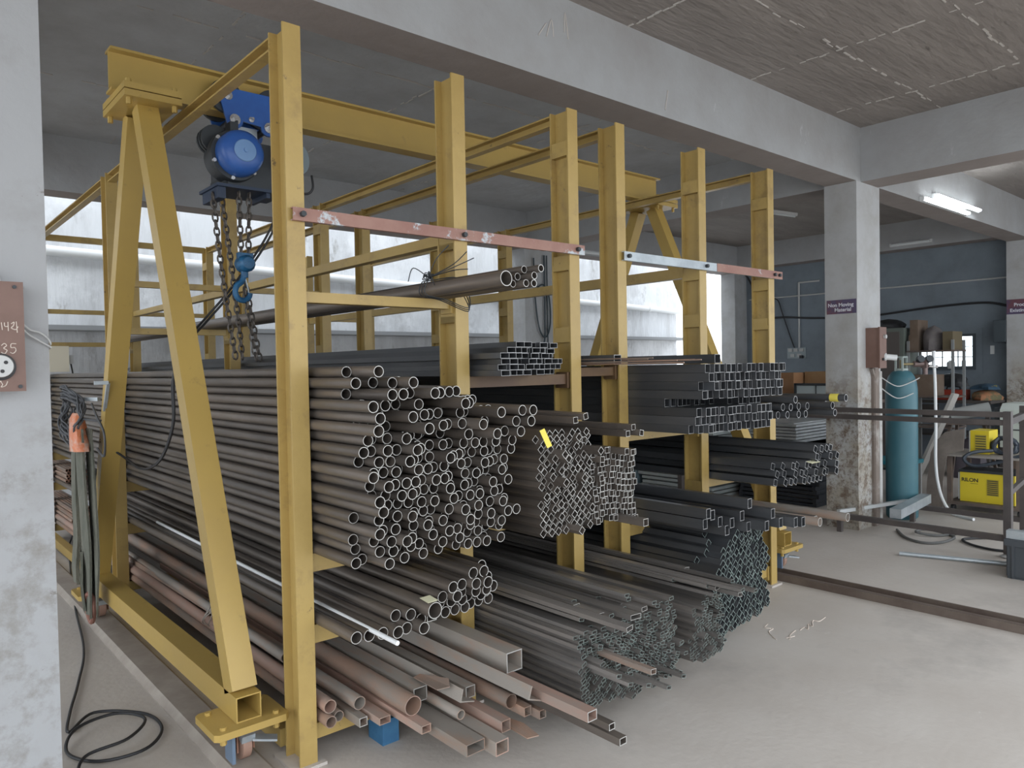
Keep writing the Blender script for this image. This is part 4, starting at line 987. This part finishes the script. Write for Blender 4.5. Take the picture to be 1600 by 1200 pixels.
# ------------------------------------------------------------------ welding cart and machines
ct = thing('welding_cart', (8.25, 2.4, 0), 'rusty steel welding cart with tall bent guard sheet', 'cart')
dk_m = mat('dark_rusty_frame', (.11,.085,.075), .6, .1, (.18,.13,.10), 6, .4, .7)
part('deck', MB().box(7.98,8.55,2.08,2.72,.085,.115), dk_m, ct)
for x in (8.0,8.52):
    for y in (2.70,2.12): part('post', MB().box(x-.02,x+.02,y-.02,y+.02,.115,.555), dk_m, ct)
part('top_plate', MB().box(7.96,8.57,2.06,2.76,.555,.572), mat('dusty_plate',(.30,.27,.24),.6), ct)
gs = MB().prism([(2.90,.0),(2.885,.3),(2.85,.58),(2.80,.70),(2.72,.79),(2.55,.835),(2.56,.62),(2.70,.58),(2.745,.3),(2.745,0)], 'x', 7.935, 7.945)
part('guard_sheet', gs, mat('brown_worn_sheet',(.17,.14,.12),.6,.1,(.26,.22,.19),4,.4,.7), ct, True)
for x, y in ((8.03,2.68),(8.5,2.68),(8.03,2.12),(8.5,2.12)):
    part('wheel', MB().lathe([(0,-.016),(.036,-.016),(.042,-.010),(.042,.010),(.036,.016),(0,.016)], (x,y,.042), (0,1,0), 16), black_m, ct, True)
yw_m = mat('welder_yellow', (.72,.56,.03), .4)
m1 = thing('welding_machine', (8.25, 2.39, .115), 'large yellow welding machine with black lettering on the cart deck', 'welding machine')
part('case', MB().box(8.06,8.36,2.17,2.63,.117,.40), yw_m, m1)
part('top_cover', MB().box(8.05,8.37,2.16,2.64,.40,.425), dark_m, m1)
part('front_panel', MB().box(8.07,8.35,2.63,2.65,.13,.39), grey_m, m1)
for y0, y1 in ((2.20,2.25),(2.30,2.40)):
    v = part('vent', MB().box(8.056,8.06,y0,y1,.19,.345), mat('vent_dark_%d' % int(y0*100),(.40,.31,.03),.5), m1)
    for k in range(8): part('slot', MB().box(8.0545,8.057,y0+.006,y1-.006,.198+k*.0185,.206+k*.0185), dark_m, v)
face_text('RILON', .050, (8.059, 2.545, .325), m1, black_m, .001)
part('lettering_underline', MB().box(8.0585,8.06,2.475,2.54,.292,.295), dark_m, m1)
m2 = thing('welding_machine', (8.30, 2.49, .572), 'small yellow welding machine on the cart top plate', 'welding machine')
part('case', MB().box(8.16,8.42,2.41,2.57,.574,.80), yw_m, m2)
v = part('vent', MB().box(8.156,8.16,2.43,2.53,.61,.76), mat('vent_dull_yellow',(.45,.36,.05),.5), m2)  # vent panel in a darker yellow than the case
for k in range(6): part('slot', MB().box(8.1545,8.157,2.436,2.524,.62+k*.024,.628+k*.024), dark_m, v)
part('front_panel', MB().box(8.17,8.41,2.57,2.585,.585,.79), white_m, m2)
tb = MB(); rr = random.Random(4)
for k in range(6):
    ring = [(8.18+.03*k*.5+rr.uniform(-.02,.02), 2.29+.10*math.cos(a)+rr.uniform(-.015,.015), .66+.075*math.sin(a)+rr.uniform(-.01,.01)) for a in [2*PI*i/10 for i in range(10)]]
    tb.sweep(catmull(ring,3,True), .016, 6, closed=True)
tb.sweep(catmull([(8.1,2.36,.62),(8.0,2.50,.60),(7.95,2.56,.54),(7.96,2.48,.48),(8.0,2.3,.52),(8.05,2.1,.60)],6), .017, 7)
single('torch_cable', tb, mat('blue_black_cable',(.035,.045,.06),.5), 'heap of thick blue-black torch cable on the cart top', 'cable', smooth=True)
m3 = thing('control_machine', (8.95, 2.3, 0), 'pale control machine with buttons behind the frame post', 'machine')
part('cabinet', MB().box(8.75,9.15,2.05,2.46,.0,.60), dk_m, m3)
part('case', MB().prism([(8.66,.60),(9.12,.60),(9.12,1.04),(8.74,1.04),(8.66,.98)], 'y', 2.02, 2.46), mat('pale_green_case',(.50,.54,.50),.5), m3)
part('side_bracket', MB().box(8.7,8.9,2.462,2.52,.75,1.0), dark_m, m3)
for k, (y, z, w_, hh) in enumerate(((2.40,.94,.05,.02),(2.28,.94,.03,.02),(2.28,.86,.03,.03),(2.40,.87,.03,.03),(2.33,.78,.10,.012),(2.36,.68,.04,.04),(2.22,.68,.04,.04),(2.12,.9,.04,.04))):
    part('button', MB().box(8.652,8.66,y-w_/2,y+w_/2,z-hh/2,z+hh/2), dark_m if k != 3 else white_m, m3)
single('grey_offcut', MB().cyl((9.2,3.1,.87),(9.35,2.75,.95),.07,18), mat('dull_pvc',(.36,.37,.36),.6), 'thick grey pipe offcut beside the cylinder on its stand', 'pipe', smooth=True)
st = thing('roller_stand', (9.25, 2.95, 0), 'dark roller stand carrying the thick grey offcut', 'stand')
part('top_bar', MB().bar((9.15,3.25,.78),(9.4,2.65,.78),.12,.03), dk_m, st)
for dx, dy in ((-.1,.25),(.1,-.25),(.12,.2)): part('leg', MB().bar((9.27+dx*.5,2.95+dy*.6,.77),(9.27+dx*1.6,2.95+dy*1.2,0.0),.03,.03,up=(0,1,0)), dk_m, st)
single('leaning_plate', MB().bar((8.93,3.42,.0),(9.0,2.98,1.12),.16,.03,up=(0,1,0)), mat('pale_board',(.42,.40,.37),.7), 'pale board leaning beside the cylinder', 'board')
tl = thing('teal_bench', (8.6, 3.55, 0), 'low teal bench seen behind the cylinder foot', 'bench')
part('seat', MB().box(8.4,8.85,3.25,3.85,.36,.40), mat('teal_paint',(.03,.24,.30),.5), tl)
for x in (8.43,8.82):
    for y in (3.28,3.82): part('leg', MB().box(x-.015,x+.015,y-.015,y+.015,0,.36), grey_m, tl)

# ------------------------------------------------------------------ far right: bench, shelf, window, wall fittings
wb_m = mat('dark_bench_steel', (.07,.06,.055), .6)
bn = thing('workbench', (11.5, 3.9, 0), 'dark steel workbench under the window', 'workbench')
part('bench_top', MB().box(11.15,11.85,3.27,4.75,.90,.94), wb_m, bn)
for x in (11.2,11.8):
    for y in (3.32,4.70): part('leg', MB().box(x-.025,x+.025,y-.025,y+.025,0,.90), wb_m, bn)
part('lower_shelf', MB().box(11.15,11.85,3.27,4.75,.45,.48), wb_m, bn)
part('drawer_panel', MB().box(11.14,11.15,3.9,4.5,.62,.88), wb_m, bn)
red_m = mat('red_toolbox_paint', (.33,.045,.025), .45)
tbx = thing('toolbox', (11.35, 3.78, .94), 'red toolbox on the workbench', 'toolbox')
part('case', MB().box(11.22,11.5,3.62,3.95,.942,1.08), red_m, tbx); part('handle', MB().sweep(catmull([(11.36,3.70,1.08),(11.36,3.72,1.12),(11.36,3.85,1.12),(11.36,3.87,1.08)],5), .010, 6), black_m, tbx)
def heap(name, c, r, m, label, cat, seed, sq=1.0):
    rr = random.Random(seed); mb = MB(); n, k = 14, 8
    for i in range(k+1):
        t = i/k; z = c[2]+r[2]*(1-(1-t)**1.5) if 0 else c[2]+r[2]*t; q = math.sqrt(max(0, 1-t**2.4))
        for j in range(n):
            a = 2*PI*j/n; f_ = 1+.16*math.sin(3*a+seed+t*3)+.08*math.sin(5*a+seed*2)+rr.uniform(-.04,.04)
            mb.v.append((c[0]+r[0]*math.cos(a)*q*f_, c[1]+r[1]*math.sin(a)*q*f_, z))
    for i in range(k):
        for j in range(n): mb.f.append((i*n+j, i*n+(j+1)%n, (i+1)*n+(j+1)%n, (i+1)*n+j)); mb.m.append(0)
    mb.f.append(tuple(range(n-1,-1,-1))); mb.m.append(0)
    return single(name, mb, m, label, cat, smooth=True)
heap('tool_bag', (11.36,3.79,1.125), (.13,.20,.19), black_m, 'black bag on the red toolbox', 'bag', 2)
heap('cloth_bundle', (11.42,3.40,.942), (.2,.17,.14), mat('patterned_cloth',(.14,.13,.07),.9,0,(.36,.16,.08),9,.45,.55), 'folded patterned cloth on the workbench', 'cloth', 5)
heap('cloth_bundle', (11.42,3.40,1.085), (.2,.17,.08), mat('blue_cloth',(.035,.075,.12),.9,0,(.25,.22,.07),9,.62,.66), 'dark blue cloth lying on the patterned cloth', 'cloth', 8)
heap('motor_part', (10.6,3.35,0.0), (.22,.2,.5), mat('dark_motor',(.05,.04,.05),.6), 'dark machine part on the floor before the workbench', 'machine part', 6)
cab_ = thing('steel_cabinet', (10.75, 4.3, 0), 'grey-green steel cabinet half hidden by the right column', 'cabinet')
gc_m = mat('grey_green_enamel', (.13,.15,.13), .5); gd_m = mat('brown_grey_door', (.10,.085,.078), .5)
part('body', MB().box(10.5,11.0,4.10,4.75,.03,1.93), gc_m, cab_)
part('door', MB().box(10.485,10.5,4.15,4.72,.08,1.88), gd_m, cab_)
part('handle', MB().box(10.47,10.485,4.18,4.20,.95,1.08), grey_m, cab_)
part('plinth', MB().box(10.52,10.98,4.12,4.73,0,.03), dark_m, cab_)
mat_up = mat('grey_upright', (.24,.25,.25), .5)
sh = thing('storage_shelf', (10.75, 3.8, 0), 'thin-legged storage shelf loaded with cartons beside the cabinet', 'shelf')
for x in (10.55,10.95):
    for y in (3.52,4.06): part('upright', MB().box(x-.015,x+.015,y-.015,y+.015,0,1.75), mat_up, sh)
for z in (.6,1.0,1.60): part('board', MB().box(10.53,10.97,3.50,4.08,z,z+.02), dk_m, sh)
ca_m = mat('dull_cardboard', (.15,.105,.075), .8, 0, (.19,.14,.105), 5)
single('carton', MB().box(10.56,10.94,3.94,4.06,1.621,1.83).box(10.58,10.92,3.95,4.05,1.83,2.03), ca_m, 'tall narrow brown carton on the storage shelf', 'carton')
heap('grey_sack', (10.72,3.80,1.622), (.17,.125,.33), mat('grey_brown_sack',(.13,.115,.12),.9,0,(.18,.16,.15),6), 'slumped grey-brown sack on the storage shelf', 'sack', 11)
single('carton', MB().box(10.58,10.92,3.53,3.65,1.621,1.86), mat('olive_carton',(.15,.12,.07),.8), 'olive-brown carton at the window end of the storage shelf', 'carton')
single('carton', MB().box(10.57,10.92,3.75,4.03,1.02,1.30), ca_m, 'flat carton on the shelf board below the sack', 'carton')
heap('bundle', (10.75,4.40,1.932), (.18,.22,.14), black_m, 'black bundle on top of the steel cabinet', 'bundle', 15)
# window in the right wall
wn = thing('window_1', (12.0, 4.16, 1.36), 'small barred window in the blue wall', None, None, 'structure')
fm_m = mat('dark_window_frame', (.06,.075,.085), .5)
part('frame', MB().box(11.97,12.05,3.70,3.74,1.36,1.86).box(11.97,12.05,4.58,4.62,1.36,1.86).box(11.97,12.05,3.74,4.58,1.36,1.395).box(11.97,12.05,3.74,4.58,1.825,1.86), fm_m, wn)
part('architrave', MB().box(11.985,12.0,3.62,3.70,1.29,1.93).box(11.985,12.0,4.62,4.70,1.29,1.93).box(11.985,12.0,3.70,4.62,1.29,1.36).box(11.985,12.0,3.70,4.62,1.86,1.93), wall_blue_m, wn)
for y in (3.95,4.16,4.37): part('bar', MB().box(12.04,12.055,y-.006,y+.006,1.395,1.825), dark_m, wn)
for z in (1.53,1.68): part('bar', MB().box(12.05,12.062,3.74,4.58,z-.005,z+.005), dark_m, wn)
gl = bpy.data.materials.new('window_glass'); gl.use_nodes = True
pb = gl.node_tree.nodes['Principled BSDF']; pb.inputs['Transmission Weight'].default_value = 1; pb.inputs['Roughness'].default_value = .15; pb.inputs['IOR'].default_value = 1.1; pb.inputs['Base Color'].default_value = (.9,.95,.95,1)
part('pane', MB().box(12.08,12.084,3.74,4.58,1.395,1.825), gl, wn)
part('sill', MB().box(11.94,12.08,3.70,4.62,1.345,1.36), fm_m, wn)
def sillpot(y, r, hh, m, label):
    single('sill_pot', MB().lathe([(0,0),(r*.8,0),(r,hh*.4),(r*.95,hh*.8),(r*.5,hh*.9),(r*.5,hh),(0,hh)], (11.98+.02,y,1.3605), (0,0,1), 16), m, label, 'pot', smooth=True)
sillpot(4.03,.055,.12, grey_m, 'round grey pot on the window sill'); sillpot(3.86,.03,.14, grey_m, 'slim grey bottle on the window sill'); sillpot(4.45,.05,.09, dark_m, 'dark pot at the left end of the window sill')
single('wall_switch', MB().box(11.985,12.0,3.47,3.52,1.56,1.68).box(11.98,11.985,3.48,3.51,1.62,1.66), white_m, 'white wall switch right of the window', 'switch')
single('wall_cabinet', MB().box(11.7,12.0,3.255,3.40,1.72,2.02).box(11.695,11.7,3.26,3.395,1.73,2.01), mat('slate_cabinet',(.05,.065,.075),.5), 'dark wall cabinet tucked beside the right-edge column', 'cabinet')
single('wall_conduit', MB().cyl((11.985,3.30,2.62),(11.985,7.3,2.62),.012,10), grey_m, 'thin pale conduit running along the blue wall', 'conduit')
single('wall_conduit', MB().cyl((11.985,3.285,1.5),(11.985,3.285,2.63),.016,10), grey_m, 'upright conduit beside the right-edge column', 'conduit')
single('wall_conduit', MB().cyl((11.985,6.36,1.74),(11.985,6.36,2.84),.016,10).cyl((11.985,6.36,2.84),(11.985,6.0,2.84),.014,10), grey_m, 'upright conduit above the wall socket cluster', 'conduit')
single('wall_cable', MB().sweep(catmull([(11.97,3.29,2.22),(11.97,3.6,2.29),(11.97,4.3,2.27),(11.97,5.2,2.20),(11.97,6.0,2.22),(11.97,6.6,2.27),(11.97,7.0,2.28),(11.97,7.18,2.42),(11.97,7.23,2.85),(11.9,7.34,3.1)],8), .016, 7), black_m, 'thick black cable drooping along the blue wall', 'cable', smooth=True)
single('wall_cable', MB().sweep(catmull([(11.97,6.95,2.62),(11.97,6.75,2.58),(11.97,6.66,2.35),(11.97,6.52,1.95),(11.97,6.44,1.74)],8), .010, 6), black_m, 'thin black cable running down to the socket cluster', 'cable', smooth=True)
sk = thing('socket_cluster', (11.98, 6.42, 1.5), 'pale cluster of wall sockets below the upright conduit', 'socket')
part('back_plate', MB().box(11.985,12.0,6.25,6.58,1.56,1.74), mat('dusty_blue_grey',(.33,.38,.40),.6), sk)
for y, z in ((6.32,1.70),(6.42,1.70),(6.52,1.70),(6.36,1.61),(6.48,1.61)): part('socket', MB().box(11.97,11.985,y-.035,y+.035,z-.025,z+.025), grey_m, sk)
part('plug', MB().box(11.92,11.97,6.28,6.33,1.56,1.61), black_m, sk)

# stacked goods between rack and blue wall
cb_m = mat('brown_cardboard', (.27,.135,.06), .8, 0, (.32,.17,.085), 4)
single('cardboard_box', MB().box(9.0,9.5,4.86,5.16,1.0,1.36).box(8.995,9.0,4.86,5.16,1.17,1.185), cb_m, 'taller brown cardboard box behind the last rack post', 'box')
single('cardboard_box', MB().box(9.25,9.7,4.45,4.84,1.0,1.37), mat('tan_cardboard',(.30,.165,.075),.8,0,(.33,.20,.10),4), 'wider tan cardboard box behind the framed panel', 'box')
pnl = thing('framed_panel', (8.95, 4.52, 1.0), 'pale framed panel leaning before the cardboard boxes', 'panel')
part('board', MB().box(8.93,8.945,4.27,4.78,1.005,1.20), mat('pale_board_face',(.44,.49,.49),.5), pnl)
part('frame', MB().box(8.915,8.95,4.25,4.80,1.20,1.23).box(8.915,8.95,4.78,4.81,1.0,1.23).box(8.92,8.93,4.52,4.53,1.005,1.2), dark_m, pnl)
tbl = thing('trestle_table', (9.2, 4.7, 0), 'plain steel table carrying the cardboard boxes', 'table')
part('table_top', MB().box(8.75,9.9,4.1,5.3,.96,1.0), dk_m, tbl)
for x in (8.79,9.86):
    for y in (4.14,5.26): part('leg', MB().box(x-.02,x+.02,y-.02,y+.02,0,.96), dk_m, tbl)
rr = random.Random(21)
bf_m = mat('black_frame_paint', (.030,.034,.042), .4)
fz = 0.0
for k in range(15):
    o = MB(); x0_, x1_ = 7.35+rr.uniform(-.02,.02), 8.45+rr.uniform(-.02,.02); y0_, y1_ = 3.72+rr.uniform(-.015,.015), 4.62+rr.uniform(-.02,.02)
    o.box(x0_,x1_,y0_,y0_+.04,fz,fz+.042).box(x0_,x1_,y1_-.04,y1_,fz,fz+.042).box(x0_,x0_+.04,y0_+.04,y1_-.04,fz,fz+.030).box(x1_-.04,x1_,y0_+.04,y1_-.04,fz,fz+.042)
    single('black_grille', o, bf_m, 'black rectangular steel frame in the stack behind the last rack post', 'frame', 'stacked black frames'); fz += .0425
zs_m = mat('bright_zinc', (.58,.60,.60), .35, .4, (.45,.47,.48), 5)
for k in range(6):
    z = fz+.002+k*.034
    single('zinc_sheet', MB().box(7.42+rr.uniform(-.02,.02),8.4,3.98+rr.uniform(-.01,.01),4.58,z,z+.024).box(7.5,8.3,4.05,4.5,z+.024,z+.0335), zs_m, 'bright zinc panel stacked on the black frames', 'panel', 'zinc panels on the black frames')
pg_m = mat('pale_grey_sheet', (.40,.43,.42), .5, .1, (.33,.36,.36), 4)
for k in range(16):
    z = .002+k*.047
    single('grey_sheet', MB().box(7.0+rr.uniform(-.03,.03),7.9,4.75+rr.uniform(-.02,.02),5.75+rr.uniform(-.05,.05),z,z+.032).box(7.1,7.8,4.85,5.6,z+.032,z+.0465), pg_m if k != 8 else white_m, 'grey sheet panel in the stack seen between the last two rack posts', 'panel', 'stacked grey panels')
bs = MB()
for k in range(8): bs.box(6.98,7.6,5.80+.004*k,6.05,.35+k*.047,.35+k*.047+.03)
single('ribbed_sheet', MB().box(7.0,7.6,5.80,6.15,0,.74), mat('blue_grey_sheet',(.16,.22,.25),.5), 'blue-grey crate of sheets beside the grey panel stack', 'crate')

# ------------------------------------------------------------------ lamps
lamp_m = mat('lit_tube', (1,1,1), .4, emit=((.88,.96,1.0), 14.0))
dull_m = mat('unlit_tube', (.72,.75,.76), .4)
def batten(p, q, n, lit, label, drop=.03):
    p, q, n = Vector(p), Vector(q), Vector(n)
    l = thing('tube_light', tuple(p.lerp(q,.5)), label, 'light')
    part('housing', MB().bar(p, q, .045, .035, up=n), white_m, l)
    d_ = (q-p).normalized()
    part('tube', MB().cyl(p+n*drop+d_*.03, q+n*drop-d_*.03, .014, 12), lamp_m if lit else dull_m, l, True)
    for e in (p+d_*.015, q-d_*.015): part('end_cap', MB().bar(e-d_*.012, e+d_*.012, .035, .05, up=n), white_m, l)
batten((7.98,2.94,3.10), (9.25,2.94,3.10), (0,-1,0), True, 'glowing fluorescent tube on the beam right of the column', .035)
batten((8.30,2.94,3.175), (9.60,2.94,3.175), (0,-1,0), True, 'second glowing fluorescent tube just above the first', .035)
batten((9.2,5.30,3.53), (9.75,5.20,3.53), (0,0,-1), False, 'unlit tube light on the ceiling behind the last rack post')
batten((11.69,4.16,3.22), (11.69,4.75,3.22), (-1,0,0), False, 'unlit tube light on the beam above the cabinet')
batten((7.4,7.34,3.12), (8.6,7.34,3.12), (0,-1,0), False, 'unlit tube light on the rear edge beam')
fix = thing('flood_lamp', (9.2, 9.1, 2.72), 'small pale lamp bracket on the boundary wall', 'lamp')
part('bracket', MB().box(9.17,9.23,9.14,9.2,2.82,3.25), grey_m, fix); part('head', MB().box(8.98,9.42,9.0,9.2,2.73,2.82), white_m, fix)
single('wall_notice', MB().box(10.35,10.66,9.17,9.198,1.74,2.14).box(10.30,10.35,9.165,9.2,1.74,2.14), mat('grey_notice',(.24,.25,.26),.6,0,(.6,.6,.6),16,.62,.64), 'small grey notice board on the boundary wall', 'notice')

cbl = MB().sweep(catmull([(6.78,7.33,2.95),(6.80,7.33,2.4),(6.86,7.32,2.0),(6.98,7.32,1.9),(7.06,7.32,2.1),(7.04,7.32,2.45),(6.94,7.32,2.6),(6.82,7.32,2.55)],8), .011, 6)
cbl.sweep(catmull([(6.97,7.33,3.0),(6.97,7.33,2.2),(6.93,7.32,1.8),(6.72,7.32,1.62)],8), .012, 6).sweep([(7.02,7.33,3.0),(7.02,7.33,1.5)], .010, 6)
single('hanging_cable', cbl, mat('blue_grey_cable',(.045,.065,.075),.5), 'looped dark cables hanging on the rear column between the racks', 'cable', smooth=True)
scr = MB()
for pts_ in ([(2.86,2.958,3.30),(2.90,2.958,3.40),(2.915,2.958,3.31)], [(3.0,2.958,3.36),(3.005,2.958,3.47),(3.03,2.958,3.33)], [(2.80,2.958,3.29),(2.86,2.958,3.37)], [(3.9,2.958,3.12),(3.93,2.958,3.25)]):
    scr.sweep(catmull(pts_, 4), .004, 4)
part('scratch_mark', scr, joint_m, bpy.data.objects['trim_1'])

chk = MB()
for pts_ in ([(3.87,2.26),(3.80,2.24),(3.82,2.20),(3.76,2.19),(3.70,2.13),(3.68,2.10)], [(3.73,2.05),(3.80,2.085),(3.885,2.10)], [(3.74,2.075),(3.80,2.06)], [(3.905,2.085),(3.97,2.09),(3.95,2.06),(4.03,2.10),(4.01,2.065),(4.10,2.11),(4.12,2.08),(4.21,2.09)]):
    chk.sweep(catmull([(x, y, .0005) for x, y in pts_], 4), .003, 4)
single('chalk_mark', chk, chalk_m, 'faint white chalk scribble on the floor before the racks', 'mark')
